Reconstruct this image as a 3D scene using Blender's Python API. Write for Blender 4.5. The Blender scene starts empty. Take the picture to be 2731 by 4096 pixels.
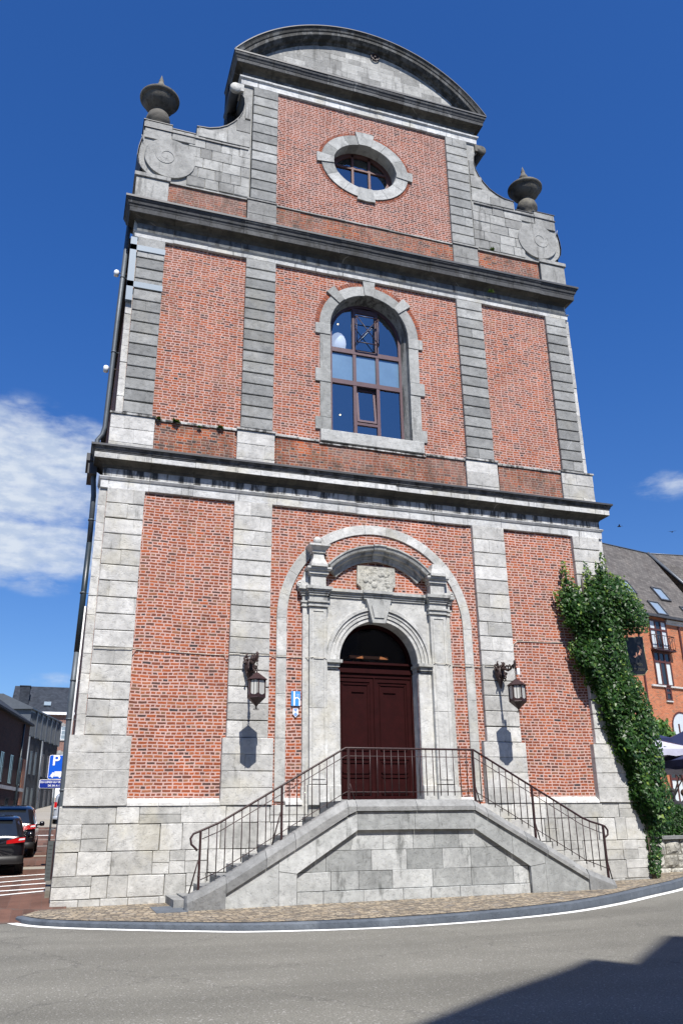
import bpy, bmesh, math, random
from mathutils import Vector, Matrix, geometry
rnd = random.Random(7)
scene = bpy.context.scene
COL = scene.collection
R = math.radians
PI = math.pi

# ------------------------------------------------------------------ camera
cd = bpy.data.cameras.new("camera")
cam = bpy.data.objects.new("camera", cd)
COL.objects.link(cam)
cd.sensor_fit = 'HORIZONTAL'; cd.sensor_width = 36.0
cd.lens = 36.0 * 3287.2 / 2731.0
cd.clip_start = 0.1; cd.clip_end = 3000
def cam_axes(a, b, c):
    ca, sa, cb, sb, cc, sc = math.cos(a), math.sin(a), math.cos(b), math.sin(b), math.cos(c), math.sin(c)
    f = Vector((sa*cb, ca*cb, sb)); r = Vector((ca, -sa, 0)); u = r.cross(f)
    return r*cc + u*sc, -r*sc + u*cc, f
r_, u_, f_ = cam_axes(R(18.5489), R(20.47914), R(-0.71173))
m = Matrix((r_, u_, -f_)).transposed().to_4x4()
m.translation = Vector((-6.884, -17.94, 1.6))
cam.matrix_world = m
scene.camera = cam

# ------------------------------------------------------------------ sun and exposure
SUN_DIR = Vector((0.03, 0.836, -1.145)).normalized()      # the way the light travels
sd = bpy.data.lights.new("sun", 'SUN'); sd.energy = 5.0; sd.angle = R(0.5); sd.color = (1.0, 0.955, 0.89)
sun = bpy.data.objects.new("sun", sd); COL.objects.link(sun)
sun.rotation_euler = SUN_DIR.to_track_quat('-Z', 'Y').to_euler()
scene.view_settings.view_transform = 'Standard'
scene.view_settings.look = 'None'
scene.view_settings.exposure = 0.63
scene.view_settings.gamma = 1.0

# ------------------------------------------------------------------ node helper
class NT:
    def __init__(s, tree): s.t = tree; s.n = tree.nodes; s.l = tree.links
    def node(s, typ, **kw):
        n = s.n.new(typ)
        for k, v in kw.items(): setattr(n, k, v)
        return n
    def put(s, sock, v):
        if v is None: return
        if isinstance(v, bpy.types.NodeSocket): s.l.new(v, sock)
        elif hasattr(sock.default_value, '__len__') and not isinstance(v, (int, float)):
            v = tuple(v)
            if len(sock.default_value) == 4 and len(v) == 3: v = v + (1,)
            sock.default_value = v
        elif hasattr(sock.default_value, '__len__'):
            sock.default_value = [v]*len(sock.default_value)
        else: sock.default_value = v
    def M(s, op, a, b=None, c=None, clamp=False):
        n = s.node('ShaderNodeMath', operation=op, use_clamp=clamp)
        s.put(n.inputs[0], a); s.put(n.inputs[1], b); s.put(n.inputs[2], c)
        return n.outputs[0]
    def V(s, op, a, b=None):
        n = s.node('ShaderNodeVectorMath', operation=op)
        s.put(n.inputs[0], a); s.put(n.inputs[1], b)
        return n.outputs['Value'] if op in ('DOT_PRODUCT', 'LENGTH') else n.outputs[0]
    def comb(s, x, y, z=0.0):
        n = s.node('ShaderNodeCombineXYZ'); s.put(n.inputs[0], x); s.put(n.inputs[1], y); s.put(n.inputs[2], z); return n.outputs[0]
    def sep(s, v):
        n = s.node('ShaderNodeSeparateXYZ'); s.put(n.inputs[0], v); return n.outputs
    def noise(s, vec, scale=5, detail=3, rough=0.55, dim='3D'):
        n = s.node('ShaderNodeTexNoise', noise_dimensions=dim); s.put(n.inputs['Vector'], vec)
        n.inputs['Scale'].default_value = scale; n.inputs['Detail'].default_value = detail; n.inputs['Roughness'].default_value = rough
        return n.outputs['Fac']
    def white(s, vec):
        n = s.node('ShaderNodeTexWhiteNoise', noise_dimensions='3D'); s.put(n.inputs['Vector'], vec); return n.outputs
    def ramp(s, fac, stops, interp='LINEAR'):
        n = s.node('ShaderNodeValToRGB'); cr = n.color_ramp; cr.interpolation = interp
        while len(cr.elements) < len(stops): cr.elements.new(0.5)
        for e, (p, c) in zip(cr.elements, stops):
            e.position = p; e.color = (c, c, c, 1) if isinstance(c, (int, float)) else tuple(c) + (1,)
        s.put(n.inputs[0], fac); return n.outputs[0]
    def step(s, v, lo, hi, a=0.0, b=1.0):
        n = s.node('ShaderNodeMapRange', interpolation_type='SMOOTHSTEP', clamp=True)
        s.put(n.inputs[0], v); s.put(n.inputs[1], lo); s.put(n.inputs[2], hi); s.put(n.inputs[3], a); s.put(n.inputs[4], b)
        return n.outputs[0]
    def mix(s, f, a, b, blend='MIX'):
        n = s.node('ShaderNodeMix', data_type='RGBA', blend_type=blend)
        s.put(n.inputs[0], f); s.put(n.inputs[6], a); s.put(n.inputs[7], b); return n.outputs[2]
    def mul(s, a, b): return s.mix(1.0, a, b, 'MULTIPLY')
    def bump(s, h, dist, strength=1.0):
        n = s.node('ShaderNodeBump'); n.inputs['Strength'].default_value = strength
        n.inputs['Distance'].default_value = dist; s.put(n.inputs['Height'], h); return n.outputs[0]
    def obj(s): return s.node('ShaderNodeTexCoord').outputs['Object']

def new_mat(name):
    mt = bpy.data.materials.new(name); mt.use_nodes = True
    t = NT(mt.node_tree); b = mt.node_tree.nodes['Principled BSDF']
    return mt, t, b

# ------------------------------------------------------------------ sky
w = bpy.data.worlds.new("World"); scene.world = w; w.use_nodes = True
t = NT(w.node_tree); bg = w.node_tree.nodes['Background']
sky = t.node('ShaderNodeTexSky', sky_type='NISHITA')
sky.sun_disc = False; sky.sun_elevation = R(53.9); sky.sun_rotation = R(182.0)
sky.altitude = 0; sky.air_density = 1.0; sky.dust_density = 0.35; sky.ozone_density = 3.0
gam = t.node('ShaderNodeHueSaturation'); gam.inputs['Saturation'].default_value = 1.16; gam.inputs['Value'].default_value = 1.0
t.put(gam.inputs['Color'], sky.outputs[0])
dv = t.V('NORMALIZE', t.node('ShaderNodeTexCoord').outputs['Generated'])
X, Y, Z = t.sep(dv)
az = t.M('MULTIPLY', t.M('ARCTAN2', X, Y), 180/PI); el = t.M('MULTIPLY', t.M('ARCSINE', Z), 180/PI)
def blob(a0, e0, sa, se, k):
    p = t.M('DIVIDE', t.M('SUBTRACT', az, a0), sa); q = t.M('DIVIDE', t.M('SUBTRACT', el, e0), se)
    d = t.M('ADD', t.M('MULTIPLY', p, p), t.M('MULTIPLY', q, q))
    return t.M('MULTIPLY', t.M('SUBTRACT', 1.0, d), k)
den = blob(-6.0, 22.0, 9.5, 4.8, 1.0)
for bl in ((-4.0, 17.0, 7.0, 2.3, 1.0), (-0.6, 23.6, 3.0, 2.2, .7), (-14, 18, 9, 5, 1.0), (41.5, 20.4, 2.1, 1.0, .38), (-2.4, 14.6, 2.0, .6, .28), (-6, 14.8, 2.0, .6, .25),
           (-0.7, 8.6, 1.6, .5, .35), (60, 24, 12, 4, .8), (-60, 30, 20, 6, .8), (110, 30, 26, 8, .8), (-120, 25, 30, 7, .8)):
    den = t.M('MAXIMUM', den, blob(*bl))
cv = t.comb(t.M('MULTIPLY', az, 0.050), t.M('MULTIPLY', el, 0.13), 0)
n1 = t.noise(cv, 5.2, 8, 0.60); n2 = t.noise(cv, 11.0, 6, 0.6)
dd = t.M('ADD', t.M('MULTIPLY', den, .85), t.M('MULTIPLY', t.M('SUBTRACT', n1, 0.45), 1.9))
mask = t.M('MULTIPLY', t.step(dd, -0.12, 0.95), t.step(den, -0.25, 0.25))
mask = t.M('MULTIPLY', mask, .92)
ccol = t.mix(t.step(n2, .35, .65), (5.0, 5.9, 7.4), (6.9, 7.5, 8.3))
tone = t.mix(t.step(el, 2.0, 38.0), (.76, .90, 1.16), (.56, .95, 1.48))
sk = t.mix(mask, t.mul(gam.outputs[0], tone), ccol)
t.put(bg.inputs[0], sk); bg.inputs[1].default_value = 0.07

# ------------------------------------------------------------------ mesh builder
class MB:
    def __init__(s): s.v = []; s.f = []; s.t = []; s.sm = []
    def face(s, idx, tint=None, smooth=False):
        s.f.append(tuple(idx)); s.t.append(rnd.random() if tint is None else tint); s.sm.append(smooth)
    def poly(s, pts, tint=None, smooth=False):
        b = len(s.v); s.v += [tuple(p) for p in pts]; s.face(range(b, b+len(pts)), tint, smooth)
    def box(s, x0, x1, y0, y1, z0, z1, tint=None, M=None):
        if x0 > x1: x0, x1 = x1, x0
        if tint is None: tint = rnd.random()
        b = len(s.v)
        p = [(x, y, z) for x in (x0, x1) for y in (y0, y1) for z in (z0, z1)]
        if M: p = [tuple(M @ Vector(q)) for q in p]
        s.v += p
        for q in ((0, 1, 3, 2), (4, 6, 7, 5), (0, 4, 5, 1), (2, 3, 7, 6), (0, 2, 6, 4), (1, 5, 7, 3)): s.face([b+i for i in q], tint)
    def block(s, x0, x1, z0, z1, yf, yb, ch=.012, jit=.004, tint=None):
        """a stone seen from -y: chamfered front edge, a little irregular"""
        if x0 > x1: x0, x1 = x1, x0
        if tint is None: tint = rnd.random()
        j = lambda: rnd.uniform(-jit, jit)
        b = len(s.v); cor = ((x0, z0), (x1, z0), (x1, z1), (x0, z1)); yj = rnd.uniform(-jit, jit)
        sx = (1, -1, -1, 1); sz = (1, 1, -1, -1)
        for (x, z) in cor: s.v.append((x, yb, z))
        mid = []
        for i, (x, z) in enumerate(cor): s.v.append((x + j()*.6, yf+yj+ch, z + j()))
        for i, (x, z) in enumerate(cor): s.v.append((x + sx[i]*ch + j(), yf+yj + j()*.5, z + sz[i]*ch + j()))
        for i in range(4):
            k = (i+1) % 4
            s.face((b+i, b+k, b+4+k, b+4+i), tint); s.face((b+4+i, b+4+k, b+8+k, b+8+i), tint)
        s.face((b+8, b+9, b+10, b+11), tint)
    def prism(s, pts, y0, y1, tint=None, smooth_side=False, split=None):
        """outline in (x,z) pulled from y0 (front) to y1 (back)"""
        if tint is None: tint = rnd.random()
        n = len(pts); b = len(s.v)
        s.v += [(x, y0, z) for x, z in pts] + [(x, y1, z) for x, z in pts]
        tri = geometry.tessellate_polygon([[Vector((x, z, 0)) for x, z in pts]])
        for q in tri:
            s.face([b+i for i in q], tint); s.face([b+n+i for i in reversed(q)], tint)
        for i in range(n):
            k = (i+1) % n; s.face((b+i, b+k, b+n+k, b+n+i), tint, smooth_side)
    def sheet(s, outer, holes, y, tint=.5):
        polys = [[Vector((x, z, 0)) for x, z in outer]] + [[Vector((x, z, 0)) for x, z in h] for h in holes]
        b = len(s.v)
        for pl in polys: s.v += [(p.x, y, p.y) for p in pl]
        for q in geometry.tessellate_polygon(polys): s.face([b+i for i in q], tint)
    def ringseg(s, cx, cz, r0, r1, a0, a1, yf, yb, n=6, tint=None, ez=1.0, ch=0.0):
        """arch stone; angles from +x, counter-clockwise; ez squashes z"""
        if tint is None: tint = rnd.random()
        P = lambda r, a, y: (cx + r*math.cos(a), y, cz + r*math.sin(a)*ez)
        b = len(s.v)
        for i in range(n+1):
            a = a0 + (a1-a0)*i/n
            s.v += [P(r0, a, yb), P(r0, a, yf+ch), P(r0+ch, a, yf), P(r1-ch, a, yf), P(r1, a, yf+ch), P(r1, a, yb)]
        for i in range(n):
            q = b + 6*i
            for k in range(5): s.face((q+k, q+k+1, q+k+7, q+k+6), tint, False)
        for q in (b, b+6*n): s.face([q+k for k in range(6)], tint)
    def sweep(s, rings, closed=False, tint=None, smooth=False, cap=False):
        """rings: list of equal-length point lists"""
        n = len(rings[0]); b = len(s.v)
        for r in rings: s.v += [tuple(p) for p in r]
        for i in range(len(rings)-1):
            tt = tint[i] if isinstance(tint, list) else tint
            if tt is None: tt = rnd.random()
            for k in range(n if closed else n-1):
                k2 = (k+1) % n
                s.face((b+i*n+k, b+i*n+k2, b+(i+1)*n+k2, b+(i+1)*n+k), tt, smooth)
        if cap:
            s.face([b+k for k in range(n)][::-1], .5); s.face([b+(len(rings)-1)*n+k for k in range(n)], .5)
    def tube(s, pts, r, n=6, tint=.5, smooth=True, cap=True):
        pts = [Vector(p) for p in pts]; rings = []
        rr = r if isinstance(r, (list, tuple)) else [r]*len(pts)
        up = None
        for i, p in enumerate(pts):
            d = (pts[min(i+1, len(pts)-1)] - pts[max(i-1, 0)]).normalized()
            if up is None: up = Vector((0, 0, 1)) if abs(d.z) < .9 else Vector((1, 0, 0))
            sx = d.cross(up).normalized(); up2 = sx.cross(d).normalized(); up = up2
            rings.append([p + rr[i]*(sx*math.cos(2*PI*(k+.5)/n) + up2*math.sin(2*PI*(k+.5)/n)) for k in range(n)])
        s.sweep(rings, True, tint, smooth, cap)
    def lathe(s, prof, cx, cy, n=24, tint=.5, smooth=True, ax=0.0, z0=0.0):
        rings = [[(cx + r*math.cos(2*PI*k/n+ax), cy + r*math.sin(2*PI*k/n+ax), z0+z) for k in range(n)] for r, z in prof]
        s.sweep(rings, True, tint, smooth, True)
    def ball(s, c, r, n=12, sz=1.0):
        s.lathe([(r*math.sin(PI*i/n) + 1e-4, r*sz*-math.cos(PI*i/n)) for i in range(n+1)], c[0], c[1], n*2, z0=c[2])
    def link(s, name, mat, parent=None, loc=None, fix=True):
        me = bpy.data.meshes.new(name)
        me.from_pydata(s.v, [], s.f)
        a = me.attributes.new('tint', 'FLOAT', 'FACE'); a.data.foreach_set('value', s.t)
        me.polygons.foreach_set('use_smooth', s.sm)
        if fix:
            bm = bmesh.new(); bm.from_mesh(me); bmesh.ops.recalc_face_normals(bm, faces=bm.faces); bm.to_mesh(me); bm.free()
        me.materials.append(mat); me.update()
        o = bpy.data.objects.new(name, me); COL.objects.link(o)
        if parent: o.parent = parent
        if loc: o.location = loc
        return o

def empty(name, loc=(0, 0, 0), rz=0.0, parent=None):
    o = bpy.data.objects.new(name, None); COL.objects.link(o); o.location = loc; o.rotation_euler = (0, 0, rz)
    o.empty_display_size = .3
    if parent: o.parent = parent
    return o
def tag(o, label=None, cat=None, group=None, kind=None):
    if label: o['label'] = label
    if cat: o['category'] = cat
    if group: o['group'] = group
    if kind: o['kind'] = kind
    return o
def copy_tree(o, parent=None):
    c = o.copy(); COL.objects.link(c)
    if parent: c.parent = parent
    for ch in list(o.children): copy_tree(ch, c)
    return c
def text_mesh(name, body, size, mat, parent, loc, rot=(PI/2, 0, 0), align='CENTER', ext=.002, sx=1.0):
    cu = bpy.data.curves.new(name, 'FONT'); cu.body = body; cu.size = size; cu.align_x = align; cu.extrude = ext; cu.space_line = .95
    cu.offset = size*.018
    o = bpy.data.objects.new(name, cu); COL.objects.link(o)
    dg = bpy.context.evaluated_depsgraph_get(); me = bpy.data.meshes.new_from_object(o.evaluated_get(dg))
    bpy.data.objects.remove(o); bpy.data.curves.remove(cu)
    me.materials.clear(); me.materials.append(mat)
    o = bpy.data.objects.new(name, me); COL.objects.link(o); o.parent = parent; o.location = loc; o.rotation_euler = rot; o.scale = (sx, 1, 1)
    return o
def bake(o):
    """apply modifiers without operators"""
    dg = bpy.context.evaluated_depsgraph_get(); me = bpy.data.meshes.new_from_object(o.evaluated_get(dg))
    o.modifiers.clear(); o.data = me; return o

# ------------------------------------------------------------------ materials
def wall_uv(t):
    """metres along the wall, metres up; picks x or y by the way the face looks"""
    tc = t.node('ShaderNodeTexCoord'); X, Y, Z = t.sep(tc.outputs['Object']); NX, NY, NZ = t.sep(tc.outputs['Normal'])
    side = t.M('GREATER_THAN', t.M('ABSOLUTE', NX), t.M('ABSOLUTE', NY))
    u = t.M('ADD', t.M('MULTIPLY', X, t.M('SUBTRACT', 1.0, side)), t.M('MULTIPLY', Y, side))
    return tc.outputs['Object'], u, Z

def brick_mat(name, h=.0686, L=.198, joint=.0112, cols=None, mortar=(.455, .30, .265), wash=.25, dirt=0.0, wash_col=(.27, .145, .115), english=True):
    mt, t, b = new_mat(name)
    P, u, v = wall_uv(t)
    nv = t.node('ShaderNodeTexNoise'); t.put(nv.inputs['Vector'], P); nv.inputs['Scale'].default_value = 9; nv.inputs['Detail'].default_value = 3
    nr, ng, nb = t.sep(nv.outputs['Color'])
    u = t.M('ADD', u, t.M('MULTIPLY', t.M('SUBTRACT', nr, .5), .045))
    v = t.M('ADD', v, t.M('MULTIPLY', t.M('SUBTRACT', ng, .5), .022))
    v = t.M('ADD', v, t.M('MULTIPLY', t.M('SUBTRACT', t.noise(P, .7, 2, .5), .5), .11))
    row = t.M('FLOOR', t.M('DIVIDE', v, h)); fr = t.M('FRACT', t.M('DIVIDE', v, h))
    par = t.M('MODULO', t.M('ABSOLUTE', row), 2.0)
    ln = t.M('ADD', L*(.55 if english else 1.0), t.M('MULTIPLY', par, L*(.45 if english else 0.0)))
    off = t.white(t.comb(row, 3.3, 0))[0]
    uu = t.M('ADD', t.M('DIVIDE', u, ln), t.M('MULTIPLY', off, .35)) if english else t.M('ADD', t.M('DIVIDE', u, ln), t.M('MULTIPLY', par, .5))
    cl = t.M('FLOOR', uu); fu = t.M('FRACT', uu)
    du = t.M('MULTIPLY', t.M('MINIMUM', fu, t.M('SUBTRACT', 1.0, fu)), ln)
    dvv = t.M('MULTIPLY', t.M('MINIMUM', fr, t.M('SUBTRACT', 1.0, fr)), h)
    d = t.M('MINIMUM', du, dvv)
    fine = t.noise(P, 45, 3, .6)
    d = t.M('ADD', d, t.M('MULTIPLY', t.M('SUBTRACT', fine, .5), .007))
    wn = t.white(t.comb(cl, row, 0)); rv = wn[0]; rr, rg, rb = t.sep(wn[1])
    jw = t.M('ADD', joint, t.M('MULTIPLY', t.M('SUBTRACT', rg, .5), .005))
    mask = t.step(d, t.M('SUBTRACT', jw, .0025), t.M('ADD', jw, .0035))
    cols = cols or [(0, (.045, .040, .042)), (.07, (.10, .050, .038)), (.20, (.18, .058, .034)), (.50, (.26, .070, .030)), (.76, (.37, .095, .034)), (.93, (.25, .12, .065)), (1, (.12, .07, .05))]
    bc = t.ramp(rv, cols)
    bc = t.mul(bc, t.ramp(fine, [(.25, .72), (.75, 1.2)]))
    big = t.noise(P, .55, 5, .6); big2 = t.noise(P, 1.7, 4, .6)
    wf = t.M('MULTIPLY', t.step(big, .40, .68), wash)
    bc = t.mix(wf, bc, wash_col)
    bc = t.mul(bc, t.ramp(big2, [(.3, .82), (.7, 1.12)]))
    mo = t.mul(mortar, t.ramp(t.noise(P, 2.2, 4, .6), [(.3, .84), (.7, 1.08)]))
    c = t.mix(mask, mo, bc)
    soot = t.M('MULTIPLY', t.step(t.noise(t.V('MULTIPLY', P, (1.0, 1.0, .6)), .9, 6, .65), .52, .74), .45)
    c = t.mul(c, t.mix(soot, (1, 1, 1), (.36, .33, .33)))
    pale = t.M('MULTIPLY', t.step(t.noise(t.V('ADD', P, (31, 7, 3)), .7, 5, .6), .54, .70), .45)
    c = t.mix(pale, c, t.mul(c, (1.35, 1.28, 1.22)))
    if dirt:
        dn = t.noise(t.V('MULTIPLY', P, (1.5, 1.5, .7)), 2.3, 6, .65)
        c = t.mix(t.M('MULTIPLY', t.step(dn, .42, .66), dirt), c, (.055, .05, .04))
    t.put(b.inputs['Base Color'], c)
    b.inputs['Roughness'].default_value = .9; b.inputs['Specular IOR Level'].default_value = .2
    hgt = t.M('ADD', mask, t.M('MULTIPLY', fine, .5))
    t.put(b.inputs['Normal'], t.bump(hgt, .004, .7))
    return mt

def stone_mat(name, c1, c2, dirt=0.0, dirt_col=(.035, .035, .033), veins=.35, rough=.8, bump=.006, yellow=0.0, streak=(3.2, 3.2, .5), dlo=.47, mottle=.2, fleck=.3):
    mt, t, b = new_mat(name)
    P = t.obj()
    tint = t.node('ShaderNodeAttribute', attribute_name='tint').outputs['Fac']
    c = t.mix(t.ramp(tint, [(0, 0.0), (.3, .25), (.8, .75), (1, 1.0)]), c1, c2)
    big = t.noise(P, 1.6, 5, .62); mid = t.noise(P, 7, 5, .65); fine = t.noise(P, 60, 4, .7)
    c = t.mul(c, t.ramp(big, [(.25, 1-mottle*1.3), (.75, 1+mottle)]))
    c = t.mul(c, t.ramp(mid, [(.3, 1-mottle), (.7, 1+mottle*.7)]))
    c = t.mul(c, t.ramp(fine, [(.3, .88), (.7, 1.1)]))
    if yellow: c = t.mix(t.M('MULTIPLY', t.step(t.noise(P, 1.1, 4, .6), .5, .7), yellow), c, (.50, .45, .30))
    if veins:
        vn = t.noise(t.V('ADD', P, t.V('MULTIPLY', t.comb(tint, tint, tint), (9, 9, 9))), .55, 1, .3)
        vm = t.M('SUBTRACT', 1.0, t.step(t.M('ABSOLUTE', t.M('SUBTRACT', vn, .5)), .0, .005))
        vm = t.M('MULTIPLY', vm, t.step(big, .5, .62))
        c = t.mix(t.M('MULTIPLY', vm, veins*.6), c, (.62, .63, .62))
    if fleck:
        fk = t.step(t.noise(P, 14, 6, .7), .60, .70)
        c = t.mix(t.M('MULTIPLY', fk, fleck), c, tuple(x*.42 for x in c1))
    if dirt:
        dn = t.noise(t.V('MULTIPLY', P, streak), 1.5, 7, .7)
        c = t.mix(t.M('MULTIPLY', t.step(dn, dlo, dlo+.14), dirt), c, dirt_col)
    t.put(b.inputs['Base Color'], c)
    b.inputs['Roughness'].default_value = rough; b.inputs['Specular IOR Level'].default_value = .25
    cr = t.node('ShaderNodeTexVoronoi', feature='DISTANCE_TO_EDGE'); t.put(cr.inputs['Vector'], P); cr.inputs['Scale'].default_value = 3.0
    hh = t.M('ADD', t.M('MULTIPLY', mid, 1.2), t.M('ADD', t.M('MULTIPLY', fine, .5), t.M('MULTIPLY', t.step(t.noise(P, 11, 7, .75), .35, .5), .9)))
    t.put(b.inputs['Normal'], t.bump(hh, bump, .8))
    return mt

def plain(name, col, rough=.6, metal=0.0, noise=.12, scale=8, spec=.5, bump=0.0, coat=0.0):
    mt, t, b = new_mat(name); P = t.obj()
    n = t.noise(P, scale, 4, .6)
    t.put(b.inputs['Base Color'], t.mul(col, t.ramp(n, [(.25, 1-noise), (.75, 1+noise)])))
    b.inputs['Roughness'].default_value = rough; b.inputs['Metallic'].default_value = metal; b.inputs['Specular IOR Level'].default_value = spec
    if coat: b.inputs['Coat Weight'].default_value = coat; b.inputs['Coat Roughness'].default_value = .05
    if bump: t.put(b.inputs['Normal'], t.bump(t.noise(P, scale*6, 4, .6), bump, .7))
    return mt

def glass_mat(name, refl=.35, tintc=(.8, .9, 1.0), rough=.02, body=None):
    mt, t, b = new_mat(name)
    out = [n for n in t.n if n.type == 'OUTPUT_MATERIAL'][0]
    g = t.node('ShaderNodeBsdfGlossy'); g.inputs['Roughness'].default_value = rough; g.inputs['Color'].default_value = tintc + (1,)
    nn = t.bump(t.noise(t.obj(), 1.3, 2, .5), .004, .6); t.put(g.inputs['Normal'], nn)
    if body:
        tr = t.node('ShaderNodeBsdfDiffuse'); t.put(tr.inputs['Color'], t.mul(body, t.ramp(t.noise(t.obj(), 2, 3, .6), [(.3, .85), (.7, 1.1)])))
    else:
        tr = t.node('ShaderNodeBsdfTransparent'); tr.inputs['Color'].default_value = (.8, .85, .9, 1)
    mx = t.node('ShaderNodeMixShader'); mx.inputs[0].default_value = refl
    t.l.new(tr.outputs[0], mx.inputs[1]); t.l.new(g.outputs[0], mx.inputs[2]); t.l.new(mx.outputs[0], out.inputs[0])
    t.n.remove(b)
    return mt
def emit_mat(name, col, s):
    mt, t, b = new_mat(name); b.inputs['Base Color'].default_value = col + (1,); b.inputs['Emission Color'].default_value = col + (1,); b.inputs['Emission Strength'].default_value = s
    return mt

M_brick1 = brick_mat('brick_lower', wash=.12, mortar=(.50, .335, .298))
M_brick2 = brick_mat('brick_middle', wash=.30)
M_brick3 = brick_mat('brick_gable', wash=.34, cols=[(0, (.040, .032, .032)), (.14, (.085, .040, .030)), (.32, (.15, .050, .030)), (.58, (.21, .062, .032)), (.80, (.27, .080, .038)), (1, (.11, .065, .050))])
M_brickd = brick_mat('brick_parapet', wash=.7, wash_col=(.22, .14, .12), dirt=.5, mortar=(.33, .24, .205), joint=.008)
M_white = stone_mat('limestone_pale', (.385, .382, .365), (.56, .555, .535), dirt=.6, dlo=.59, dirt_col=(.13, .13, .12), streak=(3.5, 3.5, 1.1), yellow=.25, fleck=.4)
M_base = stone_mat('limestone_plinth', (.35, .348, .328), (.58, .575, .55), dirt=.6, dlo=.58, dirt_col=(.16, .16, .15), streak=(2, 2, 1), yellow=.25, fleck=.45)
M_grey = stone_mat('bluestone_grey', (.20, .204, .20), (.37, .374, .362), dirt=.3, dlo=.58, dirt_col=(.08, .08, .078), veins=.45, yellow=.08)
M_surr = stone_mat('window_surround_stone', (.26, .265, .255), (.46, .465, .45), dirt=.4, dlo=.56, veins=.3)
M_greytop = stone_mat('bluestone_gable', (.23, .23, .22), (.42, .42, .40), dirt=.65, dlo=.53, dirt_col=(.10, .10, .095), veins=.4, fleck=.55)
M_corn = stone_mat('cornice_stone', (.36, .36, .35), (.50, .50, .48), dirt=.93, dlo=.46, streak=(3.4, 3.4, .55), mottle=.3)
M_corn2 = stone_mat('cornice_stone_dark', (.085, .088, .09), (.145, .15, .15), dirt=.9, dlo=.42, streak=(3.0, 3.0, .6), mottle=.35)
M_portal = stone_mat('portal_stone', (.41, .412, .395), (.56, .56, .54), dirt=.4, dlo=.60, dirt_col=(.2, .2, .18), yellow=.25, veins=.5)
M_portald = stone_mat('portal_stone_weathered', (.33, .335, .32), (.46, .465, .45), dirt=.65, dlo=.52, dirt_col=(.08, .08, .075), yellow=.2)
M_tablet = stone_mat('tablet_stone', (.40, .395, .36), (.50, .49, .44), dirt=.35, dlo=.55, dirt_col=(.2, .19, .12), bump=.02, yellow=.25)
M_stair = stone_mat('stair_stone', (.27, .28, .275), (.46, .47, .46), dirt=.65, dlo=.55, streak=(3, 3, .9), dirt_col=(.10, .105, .10), veins=.3)
M_coping = stone_mat('coping_stone', (.19, .195, .195), (.29, .292, .285), dirt=.22, dlo=.58, dirt_col=(.16, .15, .12), veins=.15)
M_joint = plain('joint_mortar', (.10, .095, .085), .95, noise=.4)
M_jointl = plain('joint_mortar_pale', (.15, .14, .115), .95, noise=.35)
M_lead = plain('lead_sheet', (.045, .047, .052), .55, noise=.3, scale=3)
M_slate = stone_mat('slate_cladding', (.012, .013, .015), (.022, .023, .026), veins=0, fleck=0)
M_urn = stone_mat('urn_stone', (.10, .095, .085), (.15, .14, .12), dirt=.7, dlo=.50, yellow=.35, streak=(2, 2, 2))
M_wood = plain('oxblood_frame_paint', (.075, .022, .026), .5, noise=.2)
M_frame2 = plain('window_frame_paint', (.085, .045, .055), .55, noise=.2)
M_door = plain('oxblood_door_paint', (.020, .0030, .0032), .6, noise=.25, scale=5, spec=.1)
M_iron = plain('dark_red_iron_paint', (.026, .0085, .009), .5, noise=.3, scale=12, spec=.5)
M_zinc = plain('zinc_pipe', (.085, .10, .115), .55, metal=.35, noise=.2, scale=4)
M_zincd = plain('dark_coated_pipe', (.018, .028, .036), .4, noise=.2)
M_glassw = glass_mat('window_glass', .42, (.58, .62, .64))
M_glassm = glass_mat('painted_reflection_pane', .30, (.50, .62, .75), .25, body=(.12, .21, .29))  # middle panes: reflected sky painted in as a pale blue body colour
M_glassd = glass_mat('dark_glass', .05, (.6, .6, .7))
M_room = plain('room_plaster_blue_grey', (.10, .125, .15), .9)
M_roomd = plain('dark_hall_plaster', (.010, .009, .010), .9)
M_lampw = plain('opal_lamp_shade', (.80, .82, .84), .5, noise=.02)
M_opal = emit_mat('lit_opal_glass', (.85, .88, .92), .55)
M_bulb = emit_mat('lit_bulb', (1.0, .78, .42), 2.5)
M_beam = plain('orange_pine_beam', (.42, .13, .03), .6)
M_cable = plain('cream_cable', (.52, .49, .42), .7)
M_blue = plain('sky_blue_enamel', (.06, .27, .62), .35, noise=.04)
M_pblue = plain('pale_blue_film', (.15, .205, .26), .5, noise=.06)
M_whitep = plain('white_enamel', (.78, .79, .80), .4, noise=.03)
M_signb = plain('traffic_blue_enamel', (.006, .09, .55), .3, noise=.04)
M_signn = plain('navy_sign_enamel', (.008, .025, .22), .3, noise=.04)
M_chain = plain('rusty_dark_iron', (.03, .014, .012), .6, noise=.3)

CH = empty('church', (0, 0, 0))
tag(CH, 'tall red brick and grey limestone church front with curved pediment', 'church')
def part(mb, name, mat, parent=CH, label=None):
    o = mb.link(name, mat, parent)
    if label: o['label'] = label
    return o
def arch_pts(r, zc, z0, n=28, xc=0.0):
    return [(xc-r, z0), (xc-r, zc)] + [(xc - r*math.cos(PI*i/n), zc + r*math.sin(PI*i/n)) for i in range(1, n)] + [(xc+r, zc), (xc+r, z0)]

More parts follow.
